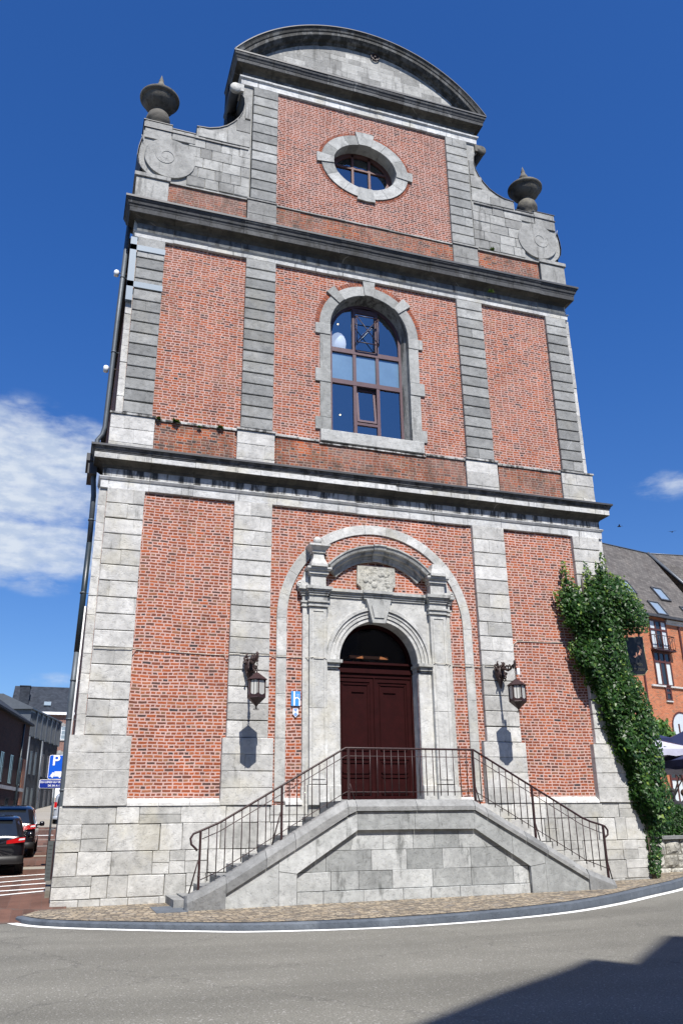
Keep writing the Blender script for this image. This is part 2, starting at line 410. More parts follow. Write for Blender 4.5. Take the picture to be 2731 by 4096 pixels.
# ------------------------------------------------------------------ brick walls
DR = .97; DZ = 5.0
mb = MB(); mb.sheet([(-6.45, .1), (6.45, .1), (6.45, 8.9), (-6.45, 8.9)], [arch_pts(DR, DZ, 1.2)], 0)
part(mb, 'brick_wall', M_brick1)
WR = 1.12; WZ = 13.98; WB = 10.82
mb = MB(); mb.sheet([(-6.3, 9.3), (6.3, 9.3), (6.3, 15.9), (-6.3, 15.9)], [arch_pts(WR+.02, WZ, WB)], 0)
part(mb, 'brick_wall', M_brick2)
OC = 19.62; OA = .98; OB = .81
ov = [(OA*math.cos(2*PI*i/48), OC + OB*math.sin(2*PI*i/48)) for i in range(48)]
mb = MB(); mb.sheet([(-3.3, 16.2), (3.3, 16.2), (3.3, 22.2), (-3.3, 22.2)], [ov], 0)
part(mb, 'brick_wall', M_brick3)
mb = MB()   # projecting brick parapets below the windows
for x0, x1 in ((-5.49, -3.58), (-2.56, 2.56), (3.58, 5.49)): mb.box(x0, x1, -.05, .05, 9.4, 10.46)
part(mb, 'brick_parapet', M_brickd, label='stained brick band under the arched window')
mb = MB()
for x0, x1 in ((-5.6, -3.5), (-2.67, 2.67), (3.5, 5.55)): mb.box(x0, x1, -.05, .05, 16.5, 17.46)
part(mb, 'brick_parapet', M_brickd, label='mossy brick band at the foot of the gable')
# the rest of the body of the church
mb = MB()
mb.box(-6.42, 6.42, 1.6, 17, .0, 9.2); mb.box(-6.42, -1.6, .62, 1.6, .0, 9.2); mb.box(1.6, 6.42, .62, 1.6, .0, 9.2); mb.box(-6.3, 6.3, 3.3, 17, 9.2, 16.4); mb.box(-6.3, -2.1, .62, 3.3, 9.2, 16.4); mb.box(2.1, 6.3, .62, 3.3, 9.2, 16.4); mb.box(-2.1, 2.1, .62, 3.3, 15.45, 16.4)
part(mb, 'side_wall', M_brickd)
mb = MB(); mb.box(-6.56, -1.5, .02, .62, .0, 8.9); mb.box(1.5, 6.56, .02, .62, .0, 8.9); mb.box(-1.5, 1.5, .02, .62, 6.3, 8.9)
mb.box(-6.38, -1.5, .02, .62, 8.9, 16.4); mb.box(1.5, 6.38, .02, .62, 8.9, 16.4); mb.box(-1.5, 1.5, .02, .62, 15.3, 16.4); mb.box(-1.5, 1.5, .02, .62, 8.9, 10.5)
part(mb, 'corner_wall', M_white)
mb = MB(); mb.prism([(-6.5, 16.4), (6.5, 16.4), (0, 21.5)], 1.2, 17); part(mb, 'roof', M_slate)
mb = MB()   # slate-clad back of the gable, curved with the pediment
arc = [(4.62*math.cos(a), 19.73+4.75*math.sin(a)) for a in [R(38+104*i/24) for i in range(25)]]
mb.prism([(3.64, 17.0)] + arc + [(-3.64, 17.0)], .62, 3.4); part(mb, 'gable_cladding', M_slate)

# ------------------------------------------------------------------ plinth
mb = MB()
zs = [-.15, .22, .62, 1.05, 1.55, 1.885]
for i in range(len(zs)-1):
    x = -6.76
    while x < 6.70:
        wd = rnd.choice((rnd.uniform(.28, .55), rnd.uniform(.5, 1.1))); x2 = min(x+wd, 6.76)
        if 6.76-x2 < .3: x2 = 6.76
        if rnd.random() < .26 and zs[i+1]-zs[i] > .3:
            zm = (zs[i]+zs[i+1])/2 + rnd.uniform(-.04, .04)
            mb.block(x+.003, x2-.003, zs[i]+.003, zm-.003, -.13, .0, .007, .006); mb.block(x+.003, x2-.003, zm+.003, zs[i+1]-.003, -.13, .0, .007, .006)
        else: mb.block(x+.006, x2-.006, zs[i]+.006, zs[i+1]-.006, -.13+rnd.uniform(-.005, .005), .0, .010, .010)
        x = x2
part(mb, 'plinth', M_base)
mb = MB(); mb.box(-6.74, 6.74, -.085, .0, -.2, 1.87); mb.box(-6.745, -6.45, .0, .6, -.2, 1.87); mb.box(6.45, 6.745, .0, .6, -.2, 1.87)
part(mb, 'plinth_core', M_jointl)
mb = MB()   # sloping white sills that carry the brick panels
for x0, x1 in ((-5.49, -3.62), (-2.24, -1.86), (1.86, 2.24), (3.62, 5.49)):
    mb = MB(); n = max(1, round((x1-x0)/.6))
    for i in range(n):
        a = x0+(x1-x0)*i/n+.003; b2 = x0+(x1-x0)*(i+1)/n-.003; tt = rnd.uniform(.6, 1)
        mb.sweep([[(a, 0.0, 1.885), (a, -.15, 1.885), (a, -.14, 1.94), (a, 0.0, 2.03)], [(b2, 0.0, 1.885), (b2, -.15, 1.885), (b2, -.14, 1.94), (b2, 0.0, 2.03)]], True, tt, False, True)
    part(mb, 'panel_sill', M_white)

# ------------------------------------------------------------------ pilasters
def stack(mb, x0, x1, z0, z1, n, yf, yb, gap, ch, jit, split=0.0, tints=None):
    h = (z1-z0)/n
    for i in range(n):
        za, zb = z0+i*h+gap/2, z0+(i+1)*h-gap/2
        tt = tints(i, n) if tints else None
        if rnd.random() < split:
            xm = x0 + (x1-x0)*rnd.uniform(.25, .75)
            mb.block(x0, xm-.002, za, zb, yf, yb, ch, jit, tt); mb.block(xm+.002, x1, za, zb, yf, yb, ch, jit, None)
        else: mb.block(x0, x1, za, zb, yf, yb, ch, jit, tt)
def pilaster(name, inner, outer, zones, label):
    """zones: (x0,x1,z0,z1,n,yf,gap,ch,jit,split,mat,tints)"""
    for k, (x0, x1, z0, z1, n, yf, gap, ch, jit, split, mat, tints) in enumerate(zones):
        mb = MB(); stack(mb, x0, x1, z0, z1, n, yf, 0.0, gap, ch, jit, split, tints)
        o = part(mb, name, mat, label=label)
        c = MB(); c.box(min(x0, x1)+.012, max(x0, x1)-.012, yf+.035, .0, z0+.01, z1-.01); c.link('joint_bed', M_joint if gap > .015 else M_jointl, o)
top_light = lambda i, n: min(1, max(0, (.95 if i >= n-2 else .35) + rnd.uniform(-.35, .3)))
for s in (-1, 1):
    L1 = 'pale stone pilaster beside the door'; L2 = 'pale stone corner pilaster of the ground storey'
    pilaster('pilaster', 0, 0, [(s*2.52, s*3.62, 1.885, 3.24, 4, -.155, .006, .008, .006, .35, M_white, None),
                                (s*2.634, s*3.535, 3.24, 8.64, 15, -.12, .019, .011, .007, .40, M_white, None)], L1)
    pilaster('corner_pilaster', 0, 0, [(s*5.49, s*6.70, 1.885, 3.24, 4, -.155, .006, .008, .006, .5, M_white, None),
                                (s*5.60, s*6.42, 3.24, 8.64, 15, -.12, .019, .011, .008, .4, M_white, None),
                                (s*6.425, s*6.60, 3.24, 8.64, 13, -.012, .006, .006, .008, 0, M_white, None)], L2)
    L3 = 'grey grooved pilaster of the middle storey'
    pilaster('pilaster', 0, 0, [(s*2.60, s*3.53, 9.42, 10.50, 3, -.10, .006, .008, .006, .6, M_white, None),
                                (s*2.657, s*3.456, 10.56, 15.56, 16, -.10, .030, .012, .003, .06, M_grey, top_light)], L3)
    pilaster('corner_pilaster', 0, 0, [(s*5.50, s*6.50, 9.42, 10.50, 3, -.10, .006, .008, .006, .6, M_white, None),
                                (s*5.57, s*6.25, 10.56, 15.56, 16, -.10, .030, .012, .003, .08, M_grey, top_light),
                                (s*6.255, s*6.41, 10.56, 15.56, 11, -.012, .006, .006, .008, 0, M_white, None)], L3)
    pilaster('pilaster', 0, 0, [(s*2.67, s*3.48, 16.6, 17.47, 2, -.10, .005, .008, .004, 0, M_greytop, None),
                                (s*2.68, s*3.40, 17.56, 21.58, 12, -.09, .028, .012, .003, .05, M_grey, None)], 'grey grooved pilaster of the gable')
mb = MB()
def ledge(mb, x0, x1, z, p, h):
    n = max(1, round(abs(x1-x0)/.7)); lo, hi = min(x0, x1), max(x0, x1)
    for i in range(n):
        a = lo+(hi-lo)*i/n+.002; b2 = lo+(hi-lo)*(i+1)/n-.002; dz = rnd.uniform(-.006, .006); q = p+rnd.uniform(-.008, .004)
        mb.sweep([[(xx, .0, z+dz), (xx, -q, z+dz), (xx, -q, z+h*.45+dz), (xx, .0, z+h+dz)] for xx in (a, b2)], True, None, False, True)
for x0, x1 in ((-5.5, -3.54), (-2.6, -1.45), (1.45, 2.6), (3.54, 5.5)): ledge(mb, x0, x1, 10.46, .085, .10)
for x0, x1 in ((-3.55, -2.58), (2.58, 3.55), (-6.53, -5.48), (5.48, 6.53)): ledge(mb, x0, x1, 10.502, .135, .10)
ledge(mb, -1.45, 1.45, 10.42, .09, .07)
part(mb, 'string_course', M_corn, label='thin weathered ledge under the arched window')
mb = MB()
ledge(mb, -2.66, 2.66, 17.46, .085, .09)
for s in (-1, 1): ledge(mb, s*2.66, s*3.5, 17.48, .13, .09); ledge(mb, s*3.5, s*5.6, 17.46, .10, .09)
part(mb, 'string_course', M_greytop, label='thin ledge across the foot of the gable')
# pale blue strips round the upper left corner
mb = MB()
for z in (14.02, 15.12): mb.box(-6.43, -5.56, -.125, -.108, z, z+.16)
mb.box(-6.43, -6.27, -.125, -.012, 13.62, 15.5)
part(mb, 'repair_strap', M_pblue)

# ------------------------------------------------------------------ cornices
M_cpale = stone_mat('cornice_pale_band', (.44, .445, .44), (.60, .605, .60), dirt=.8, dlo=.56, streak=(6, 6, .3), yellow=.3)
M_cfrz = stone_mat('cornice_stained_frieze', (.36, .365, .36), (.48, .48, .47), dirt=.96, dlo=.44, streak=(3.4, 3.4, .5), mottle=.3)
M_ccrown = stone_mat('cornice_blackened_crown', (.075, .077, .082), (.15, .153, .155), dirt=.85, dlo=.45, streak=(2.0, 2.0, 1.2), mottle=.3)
M_csoff = stone_mat('cornice_dark_soffit', (.045, .042, .036), (.085, .08, .07), dirt=.8, dlo=.48, streak=(2, 2, 2), mottle=.3)  # soffit band coloured much darker than fascia and architrave
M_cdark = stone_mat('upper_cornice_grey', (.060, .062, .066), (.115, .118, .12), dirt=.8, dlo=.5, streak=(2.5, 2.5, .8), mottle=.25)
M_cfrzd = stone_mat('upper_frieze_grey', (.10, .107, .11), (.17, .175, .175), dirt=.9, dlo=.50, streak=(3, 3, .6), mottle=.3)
def cornice(W, prof, bands, leadprof, segs, name, yb=.6, label=None):
    """prof: list of (projection, z) from bottom to top, swept round the front and both returns"""
    mb = MB()
    n = segs; xs = [-1 + 2*i/n for i in range(n+1)]
    def sec(x, side, y):
        pts = []
        for p, z in prof:
            if side: pts.append((side*(W+p), y if y > 0 else -p, z))
            else: pts.append((x*(W+p) if abs(x) > .999 else x*W, -p, z))
        return pts
    o = empty(name, (0, 0, 0), parent=CH)
    if label: o['label'] = label
    allprof = prof
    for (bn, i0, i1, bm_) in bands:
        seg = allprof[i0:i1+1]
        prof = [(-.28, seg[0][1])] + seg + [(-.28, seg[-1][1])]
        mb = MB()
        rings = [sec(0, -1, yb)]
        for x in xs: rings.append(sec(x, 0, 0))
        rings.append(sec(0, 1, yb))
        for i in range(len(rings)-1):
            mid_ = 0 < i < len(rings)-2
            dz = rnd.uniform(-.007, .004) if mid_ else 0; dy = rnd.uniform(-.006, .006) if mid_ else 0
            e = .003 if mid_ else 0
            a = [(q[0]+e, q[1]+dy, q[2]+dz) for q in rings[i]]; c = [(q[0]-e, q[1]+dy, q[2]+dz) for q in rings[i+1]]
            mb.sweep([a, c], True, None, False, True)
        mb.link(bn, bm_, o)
    mb = MB(); prof = leadprof; rings = [sec(0, -1, yb)] + [sec(x, 0, 0) for x in (-1, -.5, 0, .5, 1)] + [sec(0, 1, yb)]
    mb.sweep(rings, True, .5, False, True)
    mb.link('lead_flashing', M_lead, o)
    return o
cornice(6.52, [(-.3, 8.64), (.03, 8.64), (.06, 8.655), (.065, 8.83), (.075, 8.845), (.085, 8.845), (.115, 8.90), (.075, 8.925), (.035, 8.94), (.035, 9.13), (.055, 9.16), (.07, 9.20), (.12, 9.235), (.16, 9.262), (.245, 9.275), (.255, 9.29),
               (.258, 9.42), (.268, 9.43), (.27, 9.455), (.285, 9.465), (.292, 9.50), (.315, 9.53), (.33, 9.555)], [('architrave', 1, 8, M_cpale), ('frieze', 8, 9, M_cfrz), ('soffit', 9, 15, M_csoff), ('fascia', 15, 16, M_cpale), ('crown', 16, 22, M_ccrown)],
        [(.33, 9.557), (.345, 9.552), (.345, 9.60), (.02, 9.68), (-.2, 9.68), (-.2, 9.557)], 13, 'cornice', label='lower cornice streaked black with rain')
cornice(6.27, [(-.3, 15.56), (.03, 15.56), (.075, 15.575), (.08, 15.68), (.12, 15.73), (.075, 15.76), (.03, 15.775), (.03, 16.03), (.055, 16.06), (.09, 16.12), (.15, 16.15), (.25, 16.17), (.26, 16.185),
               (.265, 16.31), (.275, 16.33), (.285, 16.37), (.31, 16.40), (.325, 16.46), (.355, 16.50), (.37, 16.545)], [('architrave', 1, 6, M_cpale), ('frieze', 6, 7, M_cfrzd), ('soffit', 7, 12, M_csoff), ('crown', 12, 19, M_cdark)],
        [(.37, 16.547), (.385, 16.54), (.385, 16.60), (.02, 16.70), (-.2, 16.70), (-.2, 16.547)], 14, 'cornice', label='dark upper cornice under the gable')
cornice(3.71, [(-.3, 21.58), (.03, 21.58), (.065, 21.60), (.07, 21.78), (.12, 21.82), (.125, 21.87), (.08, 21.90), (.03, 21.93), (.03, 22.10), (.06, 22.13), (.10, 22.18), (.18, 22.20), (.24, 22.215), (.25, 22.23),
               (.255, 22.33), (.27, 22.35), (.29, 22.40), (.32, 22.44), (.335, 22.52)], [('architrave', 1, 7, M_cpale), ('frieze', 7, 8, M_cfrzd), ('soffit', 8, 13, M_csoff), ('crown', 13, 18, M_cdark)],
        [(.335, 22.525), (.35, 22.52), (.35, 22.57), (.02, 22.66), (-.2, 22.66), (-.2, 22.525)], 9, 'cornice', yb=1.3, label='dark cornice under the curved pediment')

# ------------------------------------------------------------------ curved pediment
PC = 19.73
mb = MB()
prof = [(4.50, .0), (4.53, -.05), (4.58, -.07), (4.60, -.17), (4.66, -.24), (4.68, -.26), (4.78, -.265), (4.80, -.29), (4.86, -.31), (4.91, -.345), (4.92, -.345), (4.92, .35), (4.50, .35)]
A0 = math.asin((22.56-PC)/4.92)
N = 15
for i in range(N):
    a0 = A0 + (PI-2*A0)*i/N; a1 = A0 + (PI-2*A0)*(i+1)/N; rr = []
    for k in range(5):
        a = a0 + (a1-a0)*k/4
        if k == 0: a += .0006
        if k == 4: a -= .0006
        rr.append([(r*math.cos(a), y, max(22.5, PC + r*math.sin(a))) for r, y in prof])
    mb.sweep(rr, True, rnd.random(), False, True)
PD = part(mb, 'pediment', M_corn2, label='curved pediment moulding on top')
mb = MB(); rr = []
for k in range(49):
    a = A0 + (PI-2*A0)*k/48; rr.append([(r*math.cos(a), y, PC + r*math.sin(a)) for r, y in ((4.921, -.36), (4.95, -.36), (4.955, .4), (4.921, .4))])
mb.sweep(rr, True, .5, False, True); mb.link('lead_flashing', M_lead, PD)
mb = MB()   # tympanum, coursed
z = 22.60; i = 0
while z < 24.2:
    h = .20; z2 = z+h
    hw = lambda zz: math.sqrt(max(0, 4.60**2-(zz-PC)**2))
    x = -hw(z)
    while x < hw(z)-.05:
        x2 = min(x+rnd.uniform(.35, .8), hw(z)); lim = hw(z2) if z2 < PC+4.6 else 0
        q = [(x+.002, z+.002), (x2-.002, z+.002), (max(-lim, min(lim, x2-.002)), min(z2-.002, 24.3)), (max(-lim, min(lim, x+.002)), min(z2-.002, 24.3))]
        if abs(q[2][0]-q[3][0]) > .01: mb.prism(q, -.012+rnd.uniform(-.003, .003), .05)
        x = x2
    z = z2
mb.link('tympanum', M_greytop, PD)
mb = MB(); mb.prism([(4.56*math.cos(a), PC+4.56*math.sin(a)) for a in [A0+(PI-2*A0)*i/30 for i in range(31)]], .0, .3); mb.link('tympanum_core', M_jointl, PD)
mb = MB()
mb.tube([(.42+.13*math.cos(k*PI/8), -.06, 24.12+.13*math.sin(k*PI/8)) for k in range(17)], .022, 6); mb.ball((.42, -.05, 24.12), .05, 6); mb.box(.34, .50, -.05, .0, 24.04, 24.2)
mb.link('iron_anchor', M_chain, PD)

# ------------------------------------------------------------------ gable shoulders with scrolls
outl = [(-3.42, 17.56), (-3.42, 21.58), (-3.74, 21.58), (-3.74, 21.30), (-3.66, 21.1), (-3.64, 20.85), (-3.68, 20.6), (-3.78, 20.36), (-3.93, 20.14), (-4.12, 19.94), (-4.34, 19.80), (-4.6, 19.70), (-4.95, 19.66),
        (-4.95, 19.36), (-5.60, 19.36), (-5.60, 19.47), (-6.36, 19.47), (-6.36, 18.80), (-6.42, 18.5), (-6.44, 18.2), (-6.40, 17.98), (-6.32, 17.83), (-6.2, 17.72), (-6.02, 17.60), (-5.6, 17.56)]
for s in (-1, 1):
    mb = MB(); pts = [(x*-s, z) for x, z in outl]
    if s > 0: pts = [(x, z) for x, z in pts]
    # core
    mb.prism([(x, z) for x, z in pts], -.012, 1.1, .5)
    SH = part(mb, 'gable_shoulder', M_greytop, label='grey stone shoulder of the gable with carved spiral')
    # facing stones
    fb = MB(); X = lambda x: x*-s
    z = 17.58
    rows = [17.58, 17.90, 18.24, 18.58, 18.92, 19.30]
    for r0, r1 in zip(rows[:-1], rows[1:]):
        x = -5.15
        while x < -3.46:
            x2 = min(x+rnd.uniform(.28, .62), -3.44)
            if -3.44-x2 < .18: x2 = -3.44
            fb.block(X(x+.006), X(x2-.006), r0+.006, r1-.006, -.045, -.012, .01, .008); x = x2
    for (a, b2, c, d) in ((-4.9, -4.1, 19.32, 19.62), (-4.1, -3.46, 19.32, 19.82), (-3.85, -3.46, 19.85, 20.30), (-3.62, -3.46, 20.34, 20.9), (-6.33, -5.62, 18.86, 19.20), (-6.33, -5.62, 19.22, 19.44), (-5.6, -4.97, 18.98, 19.33)):
        fb.block(X(a), X(b2), c, d, -.05, -.012, .01, .006)
    fb.link('facing_stone', M_greytop, SH)
    sp = MB()   # flat raised disc with a small carved volute
    cx, cz = -5.62, 18.30
    disc = [(X(cx + .64*math.cos(2*PI*k/48)*1.05), cz + .64*math.sin(2*PI*k/48)) for k in range(48)]
    sp.prism(disc, -.075, -.012, .5)
    spr = []
    for k in range(34):
        a = R(150) + k*R(15); rr_ = .30*(1-k/44.0)
        spr.append((X(cx-.10 + rr_*math.cos(a)), -.075, cz+.05 + rr_*math.sin(a)))
    sp.tube(spr, [.006+.010*math.sin(PI*min(1, k/26)) for k in range(34)], 6)
    sp.tube([(X(-6.40+.06*math.sin(k*.5)), -.05, 18.9-.1*k) for k in range(3)], .012, 5)
    sp.link('scroll', M_greytop, SH)
    kn = MB(); kn.lathe([(.001, -.10), (.15, -.095), (.165, -.06), (.165, .02), (.001, .02)], 0, 0, 24)
    kn.v = [(x, z_, -y) for x, y, z_ in kn.v]
    kn.v = [(X(-3.93)+x, y, 21.40+z_) for x, y, z_ in kn.v]
    kn.box(X(-3.93), X(-3.70), -.09, .3, 21.30, 21.55)
    kn.link('volute', M_portal if s < 0 else M_urn, SH)
    rb = MB(); rb.lathe([(.001, -.02), (.155, -.02), (.155, 1.1), (.001, 1.1)], 0, 0, 24); rb.v = [(X(-3.93)+x, -z_*-1.0, 21.40+y) for x, y, z_ in rb.v]; rb.link('volute_roll', M_lead, SH)
    rb = MB(); rb.box(X(-4.01), X(-3.6), .8, 1.4, 20.9, 22.52); rb.link('slate_cheek', M_slate, SH)
    ld = MB(); edge = [p for p in outl[3:13]]; 
    def strip(pts, off=.02):
        rr = []
        for (x, z) in pts: rr.append([(X(x), -.04, z-.004), (X(x-off*.4), -.04, z+off), (X(x-off*.4), 1.12, z+off), (X(x), 1.12, z-.004)])
        ld.sweep(rr, True, .5, False, True)
    strip([(-3.76, 21.25)] + edge[1:]); strip([(-4.97, 19.37), (-5.6, 19.37)]); strip([(-5.6, 19.48), (-6.38, 19.48)])
    strip([(-6.39, 18.82), (-6.45, 18.5), (-6.47, 18.2), (-6.43, 17.98), (-6.34, 17.82)])
    ld.box(X(-6.36), X(-3.5), -.075, -.012, 19.205, 19.235)
    ld.link('lead_flashing', M_lead, SH)
    pb = MB(); pb.block(X(-5.6), X(-6.44), 16.6, 17.46, -.10, .0, .008, .005); pb.block(X(-5.56), X(-6.49), 17.47, 17.60, -.14, 1.1, .01, .004); pb.box(X(-5.62), X(-6.42), .0, 1.1, 16.55, 17.47)
    pb.link('pedestal', M_greytop, SH)
    si = MB(); si.box(X(-6.37), X(-6.25), .05, 1.3, 17.6, 19.3); si.link('slate_side', M_slate, SH)

# ------------------------------------------------------------------ oval window
OW = empty('oval_window', (0, 0, 0), parent=CH)
mb = MB()
def ellring(mb, n, a_in, b_in, a_out, b_out, yf, yb, w0=0, w1=2*PI, tint=None, cz=OC, ch=.01):
    if tint is None: tint = rnd.random()
    rr = []
    for k in range(n+1):
        a = w0+(w1-w0)*k/n; c, s_ = math.cos(a), math.sin(a)
        rr.append([(a_in*c, yb, cz+b_in*s_), (a_in*c, yf, cz+b_in*s_), (a_out*c, yf, cz+b_out*s_), (a_out*c, yb, cz+b_out*s_)])
    mb.sweep(rr, True, tint, False, True)
for k in range(12): ellring(mb, 4, OA, OB, 1.36, 1.14, -.035, .35, 2*PI*k/12+.004, 2*PI*(k+1)/12-.004)
for a0, wd in ((PI/2, .20), (-PI/2, .19), (0, .13), (PI, .13)):
    ellring(mb, 2, OA-.0, OB-.0, 1.50, 1.28 if a0 > 0 else 1.26, -.06, .34, a0-wd, a0+wd)
mb.link('surround', M_surr, OW)
M_sold = stone_mat('single_brick', (.15, .045, .03), (.36, .10, .045), veins=0, fleck=.3, mottle=.2)
mb = MB()
for k in range(120):
    a = 2*PI*k/120
    if abs(math.sin(a)) > .985 or abs(math.cos(a)) > .985:
        if mb.v: mb.link('brick_ring', M_sold, OW); mb = MB()
        continue
    ellring(mb, 1, 1.365, 1.145, 1.455, 1.235, -.006, .02, a+.008, a+.044, cz=OC)
if mb.v: mb.link('brick_ring', M_sold, OW)
mb = MB(); ellring(mb, 40, OA-.15, OB-.13, OA+.02, OB+.02, .34, .42, tint=.5)
mb.box(-.30, -.23, .34, .41, OC-.75, OC+.75); mb.box(.23, .30, .34, .41, OC-.75, OC+.75); mb.box(-.85, .85, .345, .405, OC+.19, OC+.26)
mb.link('frame', plain('brown_frame', (.11, .045, .035), .6), OW)
mb = MB(); mb.sheet([((OA-.1)*math.cos(2*PI*k/40), OC+(OB-.1)*math.sin(2*PI*k/40)) for k in range(40)], [], .39); mb.link('pane', glass_mat('oval_glass', .25, (.6, .75, .9)), OW, fix=False)
mb = MB(); mb.box(-1.2, 1.2, .8, .84, OC-1.2, OC+1.2); mb.link('room', M_roomd, OW)

# ------------------------------------------------------------------ arched window of the middle storey
AW = empty('arched_window', (0, 0, 0), parent=CH)
mb = MB()
def jamb_reveal(mb, r, rin, zc, zb, yf, ym, yb, segs, tint=None):
    """splayed reveal: front edge radius r at yf, goes straight to ym then to rin at yb"""
    pts_a = arch_pts(1, 0, 0, 28)
    def P(rad, k, n=28):
        a = PI - PI*k/n; return rad*math.cos(a), zc+rad*math.sin(a)
    rows = []
    seq = [(-1, zb)] + [None]*29 + [(1, zb)]
    def ring(rad, y):
        o = [(-rad, y, zb), ]
        for k in range(29):
            x, z = P(rad, k); o.append((x, y, z))
        o.append((rad, y, zb)); return o
    mb.sweep([ring(r, yf), ring(r-.005, ym), ring(rin, yb)], False, tint)
for s in (-1, 1):
    zz = [10.84, 11.20, 12.22, 12.60, 13.66, 13.98]
    for i in range(5):
        wide = i in (0, 2, 4); mb.block(s*WR, s*(1.54 if wide else 1.41), zz[i]+.003, zz[i+1]-.003, -.045 if wide else -.03, .02, .008, .004)
for k, (a0, a1, big) in enumerate(((0, 40, 0), (40, 51, 1), (51, 83.5, 0), (83.5, 96.5, 1), (96.5, 129, 0), (129, 140, 1), (140, 180, 0))):
    mb.ringseg(0, WZ, WR, 1.60 if big else 1.42, R(a0)+.002, R(a1)-.002, -.06 if big else -.03, .02, 6, ch=.008)
mb.block(-1.42, 1.42, 10.50, 10.83, -.10, .25, .015, .004, .9)
mb.link('surround', M_surr, AW)
mb = MB(); jamb_reveal(mb, WR, 1.03, WZ, WB, -.02, .14, .34, 1, .35); mb.box(-1.15, 1.15, .0, .36, 10.7, 10.835, .9); mb.link('reveal', stone_mat('reveal_stone', (.22, .225, .22), (.34, .345, .34), dirt=.75, dlo=.47), AW, fix=False)
mb = MB()
for k in range(66):
    a = R(180)*(k+.5)/66
    dg = math.degrees(a)
    if 39 < dg < 52 or 82 < dg < 98 or 128 < dg < 141:
        if mb.v: mb.link('brick_ring', M_sold, AW); mb = MB()
        continue
    mb.ringseg(0, WZ, 1.43, 1.545, a-.0175, a+.0175, -.006, .02, 1)
mb.link('brick_ring', M_sold, AW)
mb = MB()
FI = .99; yF, yB = .33, .40
mb.v = []; rr = []
for k in range(33):
    a = PI*k/32; rr.append([(1.04*math.cos(a), yF, WZ+1.04*math.sin(a)), (.965*math.cos(a), yF, WZ+.965*math.sin(a)), (.965*math.cos(a), yB, WZ+.965*math.sin(a)), (1.04*math.cos(a), yB, WZ+1.04*math.sin(a))])
mb.sweep(rr, True, .5, False, True)
for s in (-1, 1): mb.box(s*.965, s*1.05, yF, yB, WB, WZ)
T1, T2 = 13.48, 12.52
for s in (-1, 1): mb.box(s*.33-.045, s*.33+.045, yF-.005, yB, WB, WZ+.9)
for zt in (T1, T2): mb.box(-.97, .97, yF-.012, yB-.002, zt-.065, zt+.065)
mb.box(-.97, .97, yF-.003, yB-.003, WB, WB+.05)
mb.box(-.285, .285, yF-.003, yB-.003, 11.30, 11.37)
mb.box(-.285, .285, yF+.01, yB-.003, WZ+.78, WZ+.92)
mb.link('frame', M_frame2, AW)
def pane(x0, x1, z0, z1, mat, arch=False, rad=.955):
    mb = MB()
    if not arch: mb.poly([(x0, yF+.04, z0), (x1, yF+.04, z0), (x1, yF+.04, z1), (x0, yF+.04, z1)])
    else:
        pts = [(x0, z0), (x1, z0)]; n = 12
        for k in range(n+1):
            x = x1+(x0-x1)*k/n; pts.append((x, max(z0, WZ + math.sqrt(max(0, rad*rad-x*x)))))
        mb.sheet(pts, [], yF+.04)
    mb.link('pane', mat, AW, fix=False)
for (a, b2) in ((-.965, -.375), (-.285, .285), (.375, .965)):
    pane(a, b2, T1+.06, 0, M_glassw, True); pane(a, b2, T2+.06, T1-.06, M_glassm)
pane(-.965, -.375, WB, T2-.06, M_glassw); pane(.375, .965, WB, T2-.06, M_glassw); pane(-.285, .285, WB, 11.3, M_glassw)
# tilted hopper sash
mb = MB(); Mt = Matrix.Translation((0, yF+.02, 11.40)) @ Matrix.Rotation(R(-6), 4, 'X')
for x0, x1, z0, z1 in ((-.27, -.21, 0, 1.04), (.21, .27, 0, 1.04), (-.21, .21, 0, .06), (-.21, .21, .98, 1.04)): mb.box(x0, x1, -.02, .02, z0, z1, .5, Mt)
sa = mb.link('sash', M_frame2, AW)
mb = MB(); mb.poly([Mt @ Vector(p) for p in ((-.21, 0, .06), (.21, 0, .06), (.21, 0, .98), (-.21, 0, .98))]); mb.link('pane', M_glassw, sa, fix=False)
mb = MB(); by = .16
for z in (13.72, 14.55): mb.tube([(-.31, by, z), (.33, by, z)], .016, 6)
mb.tube([(-.31, by, 14.55), (.33, by, 13.72)], .013, 6); mb.tube([(-.31, by, 13.72), (.33, by, 14.55)], .013, 6)
for z in (13.72, 14.55):
    for x in (-.31, .33): mb.tube([(x, by, z), (x, .34, z)], .014, 6)
for x in (-.31, .33): mb.tube([(x, by, 13.72), (x, by, 14.55)], .014, 6)
mb.link('guard_rail', M_iron, AW)
# interior: room box, opal lamps, bulbs
mb = MB()
mb.poly([(-2, 3.2, 10), (2, 3.2, 10), (2, 3.2, 15.4), (-2, 3.2, 15.4)]); mb.poly([(-2, .5, 15.4), (2, .5, 15.4), (2, 3.2, 15.4), (-2, 3.2, 15.4)])
mb.poly([(-2, .5, 10), (-2, 3.2, 10), (-2, 3.2, 15.4), (-2, .5, 15.4)]); mb.poly([(2, .5, 10), (2, 3.2, 10), (2, 3.2, 15.4), (2, .5, 15.4)]); mb.poly([(-2, .5, 10.3), (2, .5, 10.3), (2, 3.2, 10.3), (-2, 3.2, 10.3)])
mb.link('room', M_room, AW, fix=False)
for c, r, sz in (((-.66, .75, 13.93), .23, 1.5), ((.42, .8, 13.5), .18, 1.5), ((-.62, .62, 10.78), .33, .7), ((.45, .62, 10.72), .24, .7)):
    mb = MB(); mb.ball(c, r, 10, sz); mb.link('lamp_shade', M_opal, AW)
for c in ((-.60, .9, 14.68), (-.60, .8, 12.02-.25), (-.20, .7, 12.42)):
    mb = MB(); mb.ball(c, .025, 6); mb.link('light_bulb', M_bulb, AW)

